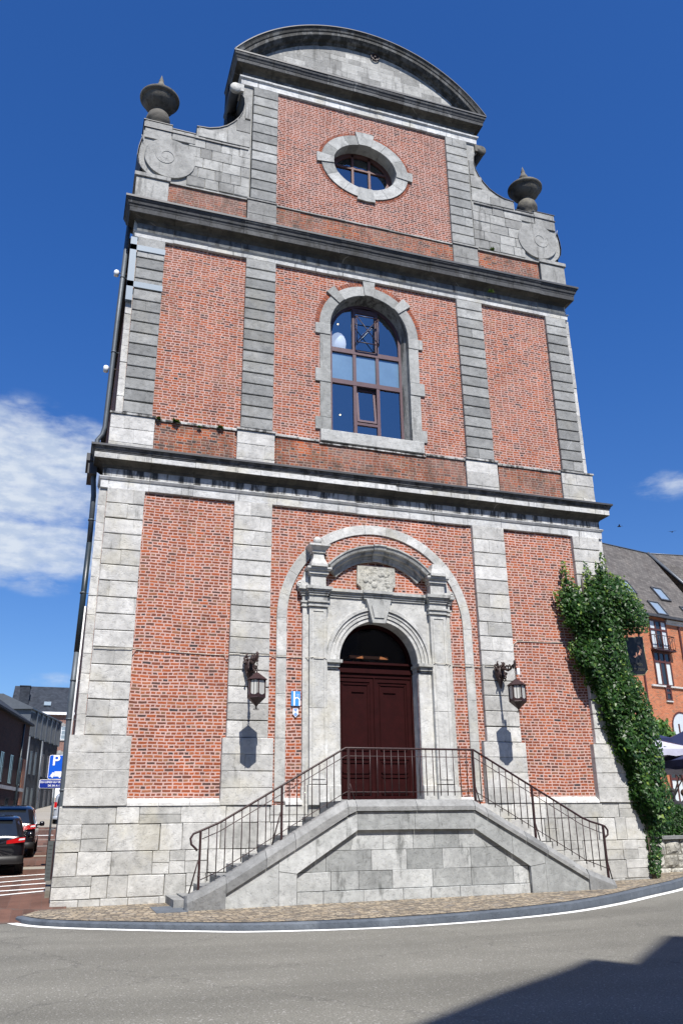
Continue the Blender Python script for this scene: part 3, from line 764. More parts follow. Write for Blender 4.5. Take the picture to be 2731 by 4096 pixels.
# ------------------------------------------------------------------ blind arch round the portal
mb = MB()
for k in range(13): mb.ringseg(0, 5.92, 2.225, 2.46, PI*k/13+.0012, PI*(k+1)/13-.0012, -.035+rnd.uniform(-.003, .003), .0, 8, ch=.006)
for s in (-1, 1):
    zz = [1.95, 3.25, 4.2, 5.05, 5.92]
    for a, b2 in zip(zz[:-1], zz[1:]): mb.block(s*2.225, s*2.46, a+.002, b2-.002, -.035, .0, .006, .003)
part(mb, 'blind_arch', M_portal)

# ------------------------------------------------------------------ portal
PO = empty('portal', (0, 0, 0), parent=CH)
mb = MB()
n = 26
def spandrel(mb, y0, y1, xo, z0, z1, r, zc, tint):
    for s in (-1, 1):
        pts = [(s*xo, z0), (s*xo, z1), (0, z1)] + [(s*r*math.sin(PI/2*k/n), zc + r*math.cos(PI/2*k/n)) for k in range(n+1)] + [(s*r, z0)]
        mb.prism(pts, y0, y1, tint)
spandrel(mb, -.055, .0, 1.84, 1.9, 6.47, 1.30, 5.0, .55)
for s in (-1, 1): mb.block(s*.975, s*1.30, 2.0, 4.79, -.075, .38, .02, .003); mb.block(s*.972, s*1.34, 1.86, 2.28, -.11, .36, .012, .004)
for (r0, r1, y) in ((.97, 1.055, -.06), (1.058, 1.14, -.085), (1.143, 1.215, -.105), (1.218, 1.30, -.14)):
    for k in range(9):
        if k == 4: continue
        mb.ringseg(0, 5.0, r0, r1, PI*k/9+.001, PI*(k+1)/9-.001, y, .38 if r0 < 1 else 0, 6, ch=.006)
mb.ringseg(0, 5.0, .972, 1.06, PI*4/9, PI*5/9, -.05, .38, 4)
mb.link('surround', M_portal, PO)
mb = MB(); mb.prism([(-.19, 5.90), (.13, 5.90), (.29, 6.46), (-.33, 6.46)], -.20, .0, .5); mb.prism([(-.15, 6.02), (.09, 6.02), (.15, 6.3), (-.21, 6.3)], -.225, -.19, .6); mb.link('keystone', M_portald, PO)
for s in (-1, 1):
    mb = MB()
    for (z0, z1, p) in ((4.79, 4.835, .10), (4.838, 4.90, .135), (4.903, 4.925, .15), (4.928, 5.0, .19)):
        mb.box(s*.945+s*(.19-p), s*1.31, -p, .0, z0, z1, .5); mb.box(s*.945+s*(.19-p)*.5, s*.98, .0, .37, z0, z1, .5)
    mb.link('impost', M_portald, PO)
for s in (-1, 1):
    mb = MB()
    mb.block(s*1.30, s*1.72, 2.30, 3.9, -.165, .0, .006, .002); mb.block(s*1.30, s*1.72, 3.905, 4.98, -.165, .0, .006, .002); mb.block(s*1.30, s*1.72, 4.985, 6.20, -.165, .0, .006, .002)
    for x0, x1, z0, z1 in ((1.36, 1.385, 2.4, 6.12), (1.635, 1.66, 2.4, 6.12), (1.385, 1.635, 6.095, 6.12), (1.385, 1.635, 2.4, 2.425)): mb.box(s*x0, s*x1, -.18, -.16, z0, z1, .6)
    mb.block(s*1.28, s*1.75, 1.87, 2.28, -.21, .0, .01, .003); mb.block(s*1.72, s*1.86, 2.0, 6.4, -.075, .0, .006, .002); mb.block(s*1.72, s*1.88, 1.87, 2.25, -.10, .0, .006, .002)
    P2 = mb.link('pilaster', M_portal, PO)
    mb = MB()
    for z0, z1, p in ((6.205, 6.235, .04), (6.238, 6.30, .015), (6.303, 6.345, .05), (6.348, 6.47, .01)):
        mb.box(s*(1.30-p), s*(1.72+p), -.165-p, .0, z0, z1, .5); mb.box(s*1.72, s*(1.86+p), -.075-p*.7, .0, z0, z1, .5)
    mb.link('capital', M_portald, P2)
mb = MB()   # entablature with breaks
def entab(x0, x1, p0, tint=.5):
    for z0, z1, p in ((6.473, 6.52, .03), (6.523, 6.57, .065), (6.573, 6.60, .12), (6.603, 6.675, .16)):
        mb.box(x0-(p if x0 < x1 else 0), x1+p, -p0-p, .0, z0, z1, tint)
for s in (-1, 1):
    for z0, z1, p in ((6.473, 6.52, .02), (6.523, 6.57, .045), (6.573, 6.60, .075), (6.603, 6.675, .10)):
        mb.box(s*(1.30-p), s*(1.72+p), -.19-p, .0, z0, z1, .4)
        mb.box(s*1.72, s*(1.88+p), -.09-p, .0, z0+.002, z1-.002, .6)
for z0, z1, p in ((6.473, 6.52, .02), (6.523, 6.57, .045), (6.573, 6.60, .075), (6.603, 6.675, .10)):
    mb.box(-1.22, 1.22, -.065-p, .0, z0+.001, z1-.001, .7); mb.box(-.36-p*.5, .30+p*.5, -.12-p, .0, z0+.003, z1-.003, .5)
mb.link('entablature', M_portald, PO)
for s in (-1, 1):
    mb = MB(); mb.block(s*1.33, s*1.70, 6.68, 6.93, -.20, .0, .006, .003)
    for z0, z1, p in ((6.932, 6.97, .02), (6.973, 7.05, .05), (7.053, 7.08, .09), (7.083, 7.13, .11)): mb.box(s*(1.33-p), s*(1.70+p), -.20-p, .0, z0, z1, .5)
    # outer little scrolls
    mb.prism([(s*1.72, 6.68), (s*1.98, 6.68), (s*2.01, 6.73), (s*1.98, 6.80), (s*1.90, 6.84), (s*1.85, 6.92), (s*1.83, 7.04), (s*1.72, 7.04)], -.09, .0, .5); 
    mb.tube([(s*(1.94+.035*math.cos(k*PI/5)), -.095, 6.745+.035*math.sin(k*PI/5)) for k in range(11)], .012, 5)
    mb.link('pedestal', M_portal, PO)
mb = MB()   # finials: the left one keeps its ball, the right one is broken off
def sq(mb, cx, z0, h0, z1, h1, cy=-.15):
    rr = [[(cx-h, cy-h, z), (cx+h, cy-h, z), (cx+h, cy+h, z), (cx-h, cy+h, z)] for z, h in ((z0, h0), (z1, h1))]; mb.sweep(rr, True, .6, False, True)
for cx in (1.50, -1.53):
    mb = MB(); sq(mb, cx, 7.13, .20, 7.20, .20); sq(mb, cx, 7.20, .19, 7.32, .145); sq(mb, cx, 7.32, .14, 7.44, .12)
    if cx > 0: mb.link('finial', M_portal, PO, None)['label'] = 'broken finial stump'
sq(mb, -1.53, 7.44, .12, 7.47, .12); sq(mb, -1.53, 7.47, .155, 7.53, .165); sq(mb, -1.53, 7.53, .17, 7.62, .24); sq(mb, -1.53, 7.62, .255, 7.665, .255); sq(mb, -1.53, 7.665, .23, 7.70, .08)
mb.ball((-1.53, -.15, 7.80), .105, 9)
mb.link('finial', M_portal, PO)
mb = MB()   # segmental hood: steps in radius and depth
HZ = 6.01
A1 = math.acos(1.30/1.77)
hp = [(1.42, .0), (1.42, -.06), (1.50, -.075), (1.50, -.10), (1.56, -.12), (1.58, -.19), (1.64, -.21), (1.66, -.27), (1.735, -.30), (1.745, -.32), (1.78, -.32), (1.79, .0)]
for k in range(9):
    rr = []
    for q in range(6):
        a = A1 + (PI-2*A1)*(k+q/5)/9; a += .0012 if q == 0 else (-.0012 if q == 5 else 0)
        rr.append([(r*math.cos(a), y - (.05 if k == 4 else 0), HZ + r*math.sin(a)) for r, y in hp])
    mb.sweep(rr, True, rnd.random(), False, True)
mb.link('hood_moulding', M_portald, PO)
mb = MB(); mb.prism([(-.50, 7.31), (.46, 7.31), (.47, 6.86), (.40, 6.80), (.37, 6.68), (-.41, 6.68), (-.42, 6.78), (-.52, 6.86)], -.07, .0, .5)
TB = mb.link('stone_tablet', M_tablet, PO)
mb = MB()
for k in range(16):
    x, z = rnd.uniform(-.38, .34), rnd.uniform(6.80, 7.22); r = rnd.uniform(.03, .08)
    mb.ball((x*.8, -.062, 7.0+(z-7.0)*.8), r*1.3, 5)
mb.v = [(x, -.07+(y+.07)*.35, z) for x, y, z in mb.v]
mb.link('worn_relief', M_tablet, TB)

# ------------------------------------------------------------------ door
DO = empty('entrance_door', (0, 0, 0), parent=CH)
yd = .36
for s in (-1, 1):
    mb = MB(); mb.box(s*.012, s*.93, yd+.02, yd+.07, 1.93, 4.70)
    def frm(x0, x1, z0, z1, w_=.022, p=.02):
        for a, b2, c, d in ((x0, x1, z0, z0+w_), (x0, x1, z1-w_, z1), (x0, x0+w_, z0, z1), (x1-w_, x1, z0, z1)): mb.box(s*a, s*b2, yd+.02-p, yd+.022, c, d)
    mb.box(s*.012, s*.10, yd-.0, yd+.02, 1.93, 4.70); mb.box(s*.83, s*.93, yd-.0, yd+.02, 1.93, 4.70); mb.box(s*.10, s*.83, yd, yd+.02, 4.60, 4.70); mb.box(s*.10, s*.83, yd, yd+.02, 1.93, 2.05); mb.box(s*.10, s*.83, yd, yd+.02, 2.86, 3.00)
    frm(.14, .79, 3.05, 4.55); frm(.14, .79, 2.55, 2.80); frm(.14, .79, 2.10, 2.48)
    mb.prism([(s*.19, 2.15), (s*.74, 2.15), (s*.69, 2.43), (s*.24, 2.43)], yd-.004, yd+.02, .5)
    mb.box(s*.24, s*.55, yd-.006, yd+.022, 4.36, 4.375)
    mb.link('door_leaf', M_door, DO)
mb = MB(); mb.box(-.012, .012, yd-.03, yd+.03, 1.93, 4.70)
for s in (-1, 1): mb.box(s*.93, s*.985, yd-.04, yd+.08, 1.93, 4.99)
mb.box(-.985, .985, yd-.02, yd+.08, 4.70, 4.80); mb.box(-.985, .985, yd-.06, yd+.08, 4.80, 4.90); mb.box(-.985, .985, yd-.03, yd+.08, 4.90, 5.0); mb.box(-.985, .985, yd-.10, yd+.08, 5.0, 5.05)
rr = []
for k in range(25):
    a = PI*k/24; rr.append([(r*math.cos(a), y, 5.0+r*math.sin(a)) for r, y in ((.985, yd-.03), (.885, yd-.03), (.885, yd+.06), (.985, yd+.06))])
mb.sweep(rr, True, .5, False, True)
mb.link('door_frame', M_door, DO)
mb = MB(); mb.sheet([(-.89, 5.04), (.89, 5.04)] + [(.89*math.cos(PI*k/20), 5.04+.85*math.sin(PI*k/20)) for k in range(1, 20)], [], yd+.02); mb.link('fanlight', M_glassd, DO, fix=False)
mb = MB(); mb.box(-.55, .42, yd+.10, yd+.22, 5.17, 5.235); mb.link('timber_beam', M_beam, DO)
mb = MB(); mb.box(-1.4, 1.4, 1.4, 1.45, 1.9, 6.29); mb.box(-1.45, -1.40, .03, 1.45, 1.9, 6.29); mb.box(1.40, 1.45, .03, 1.45, 1.9, 6.29); mb.box(-1.4, 1.4, .03, 1.4, 6.2, 6.28); mb.box(-1.4, 1.4, .5, 1.4, 1.9, 1.93); mb.link('hall', M_roomd, DO)
mb = MB(); mb.block(-1.0, 1.0, 1.80, 1.985, -.14, .5, .01, .003); mb.link('threshold', M_coping, DO)

# ------------------------------------------------------------------ weeds on the ledge
M_leaf = None
def leaf_mat(name, c1, c2, c3, rough=.45):
    mt, t, b = new_mat(name)
    tint = t.node('ShaderNodeAttribute', attribute_name='tint').outputs['Fac']
    c = t.ramp(tint, [(0, c1), (.6, c2), (1, c3)])
    c = t.mul(c, t.ramp(t.noise(t.obj(), 30, 3, .6), [(.3, .8), (.7, 1.15)]))
    t.put(b.inputs['Base Color'], c); b.inputs['Roughness'].default_value = rough; b.inputs['Specular IOR Level'].default_value = .3
    out = [n for n in t.n if n.type == 'OUTPUT_MATERIAL'][0]
    tl = t.node('ShaderNodeBsdfTranslucent'); t.put(tl.inputs['Color'], t.mul(c, (1.3, 1.5, .6)))
    mx = t.node('ShaderNodeMixShader'); mx.inputs[0].default_value = .22
    t.l.new(b.outputs[0], mx.inputs[1]); t.l.new(tl.outputs[0], mx.inputs[2]); t.l.new(mx.outputs[0], out.inputs[0])
    return mt
M_ivy = leaf_mat('ivy_leaf', (.009, .034, .007), (.036, .094, .016), (.20, .28, .045), .42)
M_weed = leaf_mat('weed_leaf', (.03, .06, .02), (.06, .10, .03), (.12, .16, .05))
M_tree = leaf_mat('maple_leaf', (.03, .08, .015), (.07, .16, .03), (.16, .26, .05))
M_stem = plain('woody_stem', (.09, .07, .05), .9)
def tuft(loc, r, n, parent=None):
    mb = MB()
    for k in range(n):
        a = rnd.uniform(0, 2*PI); tl = rnd.uniform(.3, 1)*r; d = Vector((math.cos(a)*.7, -abs(math.sin(a))*.8, rnd.uniform(-.5, .8))).normalized()
        sd_ = d.cross(Vector((0, 0, 1))).normalized()*r*.13; p = Vector((rnd.uniform(-.3, .3)*r, 0, 0)); mb.poly([p-sd_, p+sd_, p+d*tl*.6+sd_*1.4, p+d*tl, p+d*tl*.6-sd_*1.4])
    return mb
for i, (x, y, z, r, lb) in enumerate(((-5.42, -.09, 10.50, .09, 'small green weed growing nearest the left corner pilaster on the ledge'), (-5.02, -.09, 10.49, .12, 'largest green weed tuft on the ledge left of the arched window'), (-4.45, -.09, 10.42, .07, 'small weed hanging under the middle of the left ledge'),
                             (-3.95, -.09, 10.48, .09, 'weed tuft on the ledge just left of the grey pilaster'), (3.75, -.16, 15.95, .13, 'dark weed growing out of the upper cornice on the right'), (4.0, -.05, 17.6, .10, 'weed growing in the cracked right shoulder of the gable'))):
    o = tuft((x, y, z), r, 60).link('wall_weed', M_weed, None, (x, y, z), fix=False); tag(o, lb, 'weed', 'weeds growing on the church ledges')

# ------------------------------------------------------------------ staircase
ST = empty('staircase', (0, 0, 0)); tag(ST, 'double flight of grey stone steps climbing to the church door', 'staircase')
LZ = 1.93
mb = MB(); mb.box(-1.50, 1.50, -1.60, -.12, .1, LZ, .7)
mb.link('landing', M_coping, ST)
nst = 10; rise = .172; going = .318
for s in (-1, 1):
    for i in range(nst-1):
        zt = LZ-.115-rise*(i+1); xa = 1.50+going*i
        mb = MB()
        mb.box(s*(xa+.002), s*(xa+going+.03), -1.60, -.135, .05, zt); mb.box(s*(xa+going), s*(xa+going+.045), -1.60, -.135, zt-.05, zt+.001)
        o = mb.link('step', M_coping, ST)
yw = -1.90
prof_top = lambda x: (1.94 if x > -1.45 else (1.94-(-x-1.45)*.553 if x > -3.92 else .574-(-x-3.92)*.42)) if x < 0 else 1.94 if abs(x) < 1.27 else (1.94 - (abs(x)-1.27)*(1.94-.56)/(3.80-1.27) if abs(x) < 3.80 else .56 - (abs(x)-3.80)*(.56-.33)/.65)
mb = MB()   # parapet wall behind the facing
pts = [(-4.30, -.1), (4.30, -.1), (4.30, .20), (3.7, .40), (1.27, 1.72), (-1.27, 1.72), (-3.7, .40), (-4.30, .20)]
mb.prism(pts, yw+.09, yw+.27, .4)
mb.link('parapet_core', M_joint, ST)
mb = MB()   # proud facing with joints
G = .006
def fac(pts, p=0.0, tint=None): mb.prism(pts, yw+p+rnd.uniform(-.003, .003), yw+.11, tint)
B = lambda x: 1.72-(abs(x)-1.27)*(1.72-.42)/(3.76-1.27)          # under the coping
I = lambda x: 1.39-(abs(x)-1.25)*(1.39-.65)/(2.46-1.25)          # inner edge of band
fac([(-1.25, 1.39), (-.05, 1.39), (-.05, 1.725), (-1.25, 1.725)]); fac([(-.05+G, 1.39), (1.25, 1.38), (1.25, 1.725), (-.05+G, 1.725)])
for s in (-1, 1):
    fac([(s*(1.25+G), I(1.26)), (s*2.08, I(2.08)), (s*2.08, B(2.08)), (s*1.27, 1.72), (s*(1.25+G), 1.725)]); fac([(s*(2.08+G), I(2.08)), (s*2.46, I(2.46)), (s*2.80, .70), (s*2.80, B(2.80)), (s*(2.08+G), B(2.09))])
    fac([(s*2.46, .0), (s*2.80, .0), (s*2.80, .69), (s*2.46, .64)])
    fac([(s*(2.80+G), .0), (s*3.78, .0), (s*3.78, .40), (s*(2.80+G), B(2.81))])
rows = [.0, .33, .66, 1.03, 1.40]
for a, b2 in zip(rows[:-1], rows[1:]):
    x = -2.44
    while x < 2.43:
        x2 = min(x+rnd.uniform(.45, 1.0), 2.44)
        if 2.44-x2 < .25: x2 = 2.44
        pa = 0.075 if a > .3 else .045
        if a < .6: mb.block(x+.004, x2-.004, a+.004, b2-.004, yw+pa, yw+.12, .006, .004)
        else:
            lim = lambda z: 1.25+(1.39-z)/(1.39-.65)*(2.46-1.25)+.05
            q = [(max(-lim(a), x+.004), a+.004), (min(lim(a), x2-.004), a+.004), (min(lim(b2), max(-lim(b2), x2-.004)), b2-.004), (max(-lim(b2), min(lim(b2), x+.004)), b2-.004)]
            if q[1][0]-q[0][0] > .02 and q[2][0]-q[3][0] > .01: mb.prism(q, yw+pa, yw+.12)
            elif q[1][0]-q[0][0] > .02: mb.prism([q[0], q[1], q[2]] if True else q, yw+pa, yw+.12)
        x = x2
mb.link('parapet_wall', M_stair, ST)
mb = MB()   # coping stones with chamfered front edge
def cop(x0, x1, g=.004, end=0):
    rr = []
    xs_ = [x0+g, x1-g]
    for x in xs_:
        z = prof_top(x); th = .205 if x > -1.3 else .205+min(.085, (-x-1.27)*.4)
        rr.append([(x, yw+.33, z-th), (x, yw-.045, z-th), (x, yw-.045, z-.125), (x, yw+.06, z), (x, yw+.33, z)])
    mb.sweep(rr, True, None, False, True)
for x0, x1 in ((-1.27, -.0), (.0, 1.27), (1.27, 1.55), (1.55, 2.4), (2.4, 2.87), (2.87, 3.78), (-1.45, -1.27), (-2.5, -1.45), (-3.05, -2.5), (-3.78, -3.05)): cop(x0, x1)
for s in (-1, 1):   # end blocks reaching the ground, rounded nose
    rr = []
    for k, x in enumerate((3.784, 4.1, 4.36, 4.46, 4.49)):
        z = prof_top(s*min(x, 4.45)); nx = (0, 0, .0, .05, .13)[k]
        rr.append([(s*x, yw+.33-nx, -.05), (s*x, yw-.03+nx, -.05), (s*x, yw-.045+nx, z-.12), (s*x, yw+.02+nx, z-.01), (s*x, yw+.33-nx, z-.01)])
    mb.sweep(rr, True, .3, False, True)
mb.link('coping', M_coping, ST)
mb = MB(); mb.box(-4.62, -4.32, -1.3, -.14, .0, .24, .6); mb.link('step', M_coping, ST)

# ------------------------------------------------------------------ railing
RL = empty('iron_railing', (0, -1.72, LZ)); tag(RL, 'dark red wrought iron railing along the stairs and landing of the church', 'railing')
class RB(MB):
    def link(s, name, mat, parent=None, loc=None, fix=True):
        if parent is RL: s.v = [(x, y+1.72, z-LZ) for x, y, z in s.v]
        return super().link(name, mat, parent, loc, fix)
yr = -1.72
def ztop(x):
    a = abs(x)
    if a < 1.42: return 2.93
    if a < 3.9: return 2.93-(a-1.42)*(2.93-1.56)/(3.9-1.42)
    return 1.56-(a-3.9)*.16/.4 if a < 4.3 else 1.40
xsr = [-4.30, -4.1, -3.9, -3.6, -1.6, -1.42, 1.42, 1.6, 3.6, 3.9, 4.1, 4.34]
mb = RB()
curlL = [(-4.40-.06*math.sin(k*PI/7), yr, 1.40-.16*(1-math.cos(k*PI/7))) for k in range(8)]
left = [(-4.30, 1.40), (-4.38, 1.37), (-4.43, 1.29), (-4.41, 1.19), (-4.33, 1.12), (-4.30, 1.08)]
right = [(4.36, 1.41), (4.45, 1.38), (4.51, 1.30), (4.50, 1.21), (4.44, 1.17), (4.40, 1.19)]
pts = [(x, yr, z) for x, z in reversed(left[1:])] + [(x, yr, ztop(x)) for x in xsr[:-1]] + [(x, yr, z) for x, z in right]
mb.tube(pts, .021, 8); mb.link('handrail', M_iron, RL)
for off, nm in ((.155, 'upper_rail'), (.84, 'lower_rail')):
    mb = RB(); mb.tube([(x, yr, ztop(x)-off) for x in [-4.22, -3.9, -1.42, 1.42, 3.9, 4.36]], .0085, 5); mb.link(nm, M_iron, RL)
posts = [-4.25, -2.72, -1.36, 1.40, 2.74, 4.40]
for x in posts:
    mb = RB(); zb = prof_top(x)-.01
    mb.box(x-.020, x+.020, yr-.020, yr+.020, zb, ztop(x)); mb.ball((x, yr, zb+.22), .028, 5)
    mb.tube([(x+.02, yr, zb+.32), (x+.16, yr+.10, zb-.02)] if abs(x) < 2 or x > 2 else [(x-.02, yr, zb+.50), (x-.16, yr+.12, zb-.12)], .014, 5)
    mb.link('post', M_iron, RL)
segs = [(-4.25, -2.72, 9), (-2.72, -1.36, 8), (-1.36, 1.40, 17), (1.40, 2.74, 8), (2.74, 4.40, 9)]
for a, b2, n in segs:
    for k in range(1, n+1):
        x = a+(b2-a)*k/(n+1)
        mb = RB(); mb.tube([(x, yr, ztop(x)-.01), (x, yr, ztop(x)-.915)], .0105, 5); mb.link('baluster', M_iron, RL)

# ------------------------------------------------------------------ wall lanterns
def lantern(x, ry, zroot, ztip, first=None):
    root = empty('wall_lantern', (x, ry, zroot))
    mb = MB()      # bracket root: tangle of acanthus leaves tapering down, plus curling arm
    mb.lathe([(.012, -.40), (.03, -.34), (.05, -.26), (.10, -.14), (.125, -.02), (.11, .08), (.06, .14), (.01, .15)], 0, -.06, 12)
    rq = random.Random(3)
    for k in range(26):
        a = rq.uniform(-PI, 0); h = rq.uniform(-.18, .17); r0 = .10*(1-abs(h)*.9); c = Vector((math.cos(a)*r0, -.06+math.sin(a)*r0, h))
        q = [c]; d = Vector((math.cos(a), math.sin(a), rq.uniform(-.2, .8))).normalized(); up = Vector((0, 0, 1))
        for j in range(5):
            d = (d + up*.35*(1 if h > 0 else -1)).normalized() if j < 2 else (d - Vector((math.cos(a), math.sin(a), 0))*.9).normalized(); q.append(q[-1]+d*.026)
        mb.tube(q, [.022, .02, .018, .016, .014, .012], 5)
    dz = ztip-zroot
    arm = [(0, -.10, .02), (0, -.22, .06), (0, -.34, .03), (0, -.46, -.02), (0, -.58, -.01), (0, -.70, .06), (0, -.80, dz+.02)]
    mb.tube(arm, [.04, .036, .032, .03, .026, .022, .02], 7)
    for y0, z0, r in ((-.26, .09, .055), (-.42, .04, .06), (-.55, .05, .045), (-.68, .02, .04)):
        mb.tube([(0, y0+r*math.cos(k*PI/6), z0+r*math.sin(k*PI/6)*1.1) for k in range(9)], .015, 5)
    mb.lathe([(.012, -.12), (.028, -.09), (.018, -.05), (.035, -.02), (.03, .03), (.035, .06), (.02, .10)], 0, -.80, 8, z0=dz)
    mb.link('bracket', M_chain, root)
    Y = -.80; top = -.28+.03
    mb = MB()
    for k in range(4):
        zc = dz-.12 - k*.055
        pts = [(.018*math.cos(q*PI/5), .0, .034*math.sin(q*PI/5)) for q in range(11)]
        mb.tube([(p[0] if k % 2 else 0, Y+(0 if k % 2 else p[0]), zc+p[2]) for p in pts], .006, 5)
    mb.link('chain', M_chain, root)
    zt = dz-.33
    mb = MB(); mb.lathe([(.012, zt+.02), (.02, zt-.01), (.045, zt-.02), (.225, zt-.155), (.225, zt-.168), (.19, zt-.165)], 0, Y, 6, .5, False, PI/6); mb.link('lamp_cap', M_iron, root)
    fr = MB(); r = .185; z1, z0 = zt-.165, zt-.53
    cs = [(r*math.cos(PI/6+k*PI/3), Y+r*math.sin(PI/6+k*PI/3)) for k in range(6)]
    for k in range(6):
        (xa, ya), (xb, yb_) = cs[k], cs[(k+1) % 6]
        fr.box(xa-.012, xa+.012, ya-.012, ya+.012, z0, z1)
        P = lambda f, z: (xa+(xb-xa)*f, ya+(yb_-ya)*f, z)
        # scalloped bottom panel and top band
        n_ = 8
        for j in range(n_):
            f0, f1 = j/n_, (j+1)/n_; g = lambda f: z0+.055+.05*abs(2*f-1)**2
            fr.poly([P(f0, z0), P(f1, z0), P(f1, g(f1)), P(f0, g(f0))])
            g2 = lambda f: z1-.01-.03*abs(2*f-1)**2
            fr.poly([P(f0, g2(f0)), P(f1, g2(f1)), P(f1, z1), P(f0, z1)])
    fr.link('lamp_frame', M_iron, root, fix=False)
    for k in range(6):
        (xa, ya), (xb, yb_) = cs[k], cs[(k+1) % 6]; g = .97
        mb = MB(); mb.poly([(xa*g, Y+(ya-Y)*g, z0), (xb*g, Y+(yb_-Y)*g, z0), (xb*g, Y+(yb_-Y)*g, z1), (xa*g, Y+(ya-Y)*g, z1)]); mb.link('glass_panel', M_ribbed, root, fix=False)
    mb = MB(); mb.lathe([(.19, z0+.004), (.195, z0-.006), (.03, z0-.155), (.016, z0-.18), (.014, z0-.20), (.028, z0-.21), (.02, z0-.225)], 0, Y, 6, .5, False, PI/6)
    for s in (-1, 1): mb.tube([(s*(.03+.022*math.cos(k*PI/5)), Y, z0-.225+.018*math.sin(k*PI/5)) for k in range(11)], .005, 4)
    mb.tube([(-.065, Y, z0-.245), (.065, Y, z0-.245)], .006, 4)
    mb.link('lamp_base', M_iron, root)
    return root
mt, t, b = new_mat('ribbed_opal_glass'); X_, Y_, Z_ = t.sep(t.obj())
wv = t.M('SINE', t.M('MULTIPLY', t.M('ADD', X_, t.M('MULTIPLY', Y_, .9)), 240)); t.put(b.inputs['Base Color'], t.mix(t.step(wv, -.6, .6), (.30, .30, .28), (.70, .69, .65))); b.inputs['Roughness'].default_value = .35
b.inputs['Transmission Weight'].default_value = .25
M_ribbed = mt
LA = lantern(-3.097, -.155, 4.764, 4.83); tag(LA, 'dark red hexagonal lantern on its wall bracket, left of the door', 'lantern', 'wall lanterns by the church door')
LB = copy_tree(LA); LB.location = (3.04, -.155, 4.87); tag(LB, 'dark red hexagonal lantern with white box on its bracket, right of the door', 'lantern', 'wall lanterns by the church door')
mb = MB(); mb.box(.03, .10, -.83, -.76, -.17, -.02); mb.link('junction_box', M_whitep, LB)

# ------------------------------------------------------------------ plaques
PQ = empty('hotel_plaque', (-2.0, -.012, 4.11)); tag(PQ, 'small blue plaque with white letter h and four stars on the brick', 'plaque')
mb = MB(); mb.box(-.105, .105, -.03, .0, -.16, .16); mb.link('plate', M_blue, PQ)
mb = MB(); mb.box(-.055, -.020, -.036, -.031, -.155, .158)
rr = []
for k in range(13):
    a = PI*k/12; rr.append([(.025+r*math.cos(a), -.034, -.035+r*math.sin(a)*.9) for r in (.072, .045)])
mb.sweep(rr, False, .5); mb.poly([(.070, -.034, -.155), (.097, -.034, -.155), (.097, -.034, -.03), (.070, -.034, -.03)]); mb.poly([(-.047, -.034, -.155), (-.02, -.034, -.155), (-.02, -.034, -.03), (-.047, -.034, -.03)])
mb.link('letter', M_whitep, PQ, fix=False)
mb = MB()
for cx in (.03, .062):
    for cz in (.055, .088): mb.poly([(cx+(.013 if k % 2 == 0 else .006)*math.sin(k*PI/5), -.034, cz+(.013 if k % 2 == 0 else .006)*math.cos(k*PI/5)) for k in range(10)])
mb.link('star', M_whitep, PQ, fix=False)
SP = empty('shield_plaque', (-2.0, -.012, 3.80)); tag(SP, 'little white and blue monument shield under the blue plaque', 'plaque')
mb = MB(); mb.prism([(-.062, .095), (.062, .095), (.062, -.03), (0, -.10), (-.062, -.03)], -.02, .0, .5); mb.link('plate', M_whitep, SP)
mb = MB(); mb.poly([(-.048, -.024, .085), (.048, -.024, .085), (0, -.024, .02)]); mb.poly([(0, -.024, .015), (.045, -.024, -.03), (0, -.024, -.082), (-.045, -.024, -.03)]); mb.link('emblem', plain('soft_blue_enamel', (.18, .32, .72), .4), SP, fix=False)

# ------------------------------------------------------------------ cables
CB = empty('facade_cable', (0, -.1, 5.02)); tag(CB, 'thin cream cable running level across the ground storey at lantern height', 'cable')
def prof_y(x):
    a = abs(x)
    if a > 5.58: return -.135
    if a > 3.56: return -.012
    if a > 2.61: return -.135
    if a > 2.47: return -.012
    if a > 2.2: return -.045
    if a > 1.87: return -.012
    if a > 1.73: return -.085
    if a > 1.29: return -.185
    return -.2
def cable(x0, x1, z, mbx):
    n = int((x1-x0)/.11); pts = []
    for k in range(n+1):
        x = x0+(x1-x0)*k/n; pts.append((x, prof_y(x)-.006+.1, z+.012*math.sin(x*2.1)+rnd.uniform(-.004, .004)-5.02))
    mbx.tube(pts, .0085, 4)
mb = MB(); cable(-6.4, -1.33, 5.02, mb); mb.link('cable_run', M_cable, CB)
mb = MB(); cable(1.33, 3.05, 5.02, mb); mb.link('cable_run', M_cable, CB)
mb = MB(); pts = [(3.56, .075, .0), (3.57, .075, .5), (3.60, .08, .60), (3.72, .085, .68), (4.6, .085, .70), (5.3, .085, .72)]; mb.tube(pts, .0085, 4); mb.link('cable_run', M_cable, CB)

# ------------------------------------------------------------------ rainwater pipes on the left corner
DP = empty('downpipe', (-6.74, .42, .1)); tag(DP, 'grey zinc downpipe with dark lower length at the left church corner', 'downpipe')
def pipe(pts, r, mat, nm='pipe'):
    mb = MB(); mb.tube([(x+6.74, y-.42, z-.1) for x, y, z in pts], r, 10); return mb.link(nm, mat, DP)
pipe([(-6.50, .42, 16.2), (-6.56, .42, 13.2), (-6.60, .42, 10.35), (-6.64, .42, 10.15), (-6.74, .42, 10.0), (-6.74, .42, 9.0), (-6.70, .42, 8.6), (-6.69, .42, 7.45)], .058, M_zinc)
pipe([(-6.69, .42, 7.46), (-6.72, .42, 5.0)], .062, M_zincd)
pipe([(-6.72, .42, 5.02), (-6.742, .42, 3.9), (-6.715, .42, 1.9), (-6.71, .42, .12)], .058, M_zinc)
pipe([(-6.64, .40, 6.0), (-6.69, .40, 1.9)], .018, M_whitep, 'conduit')
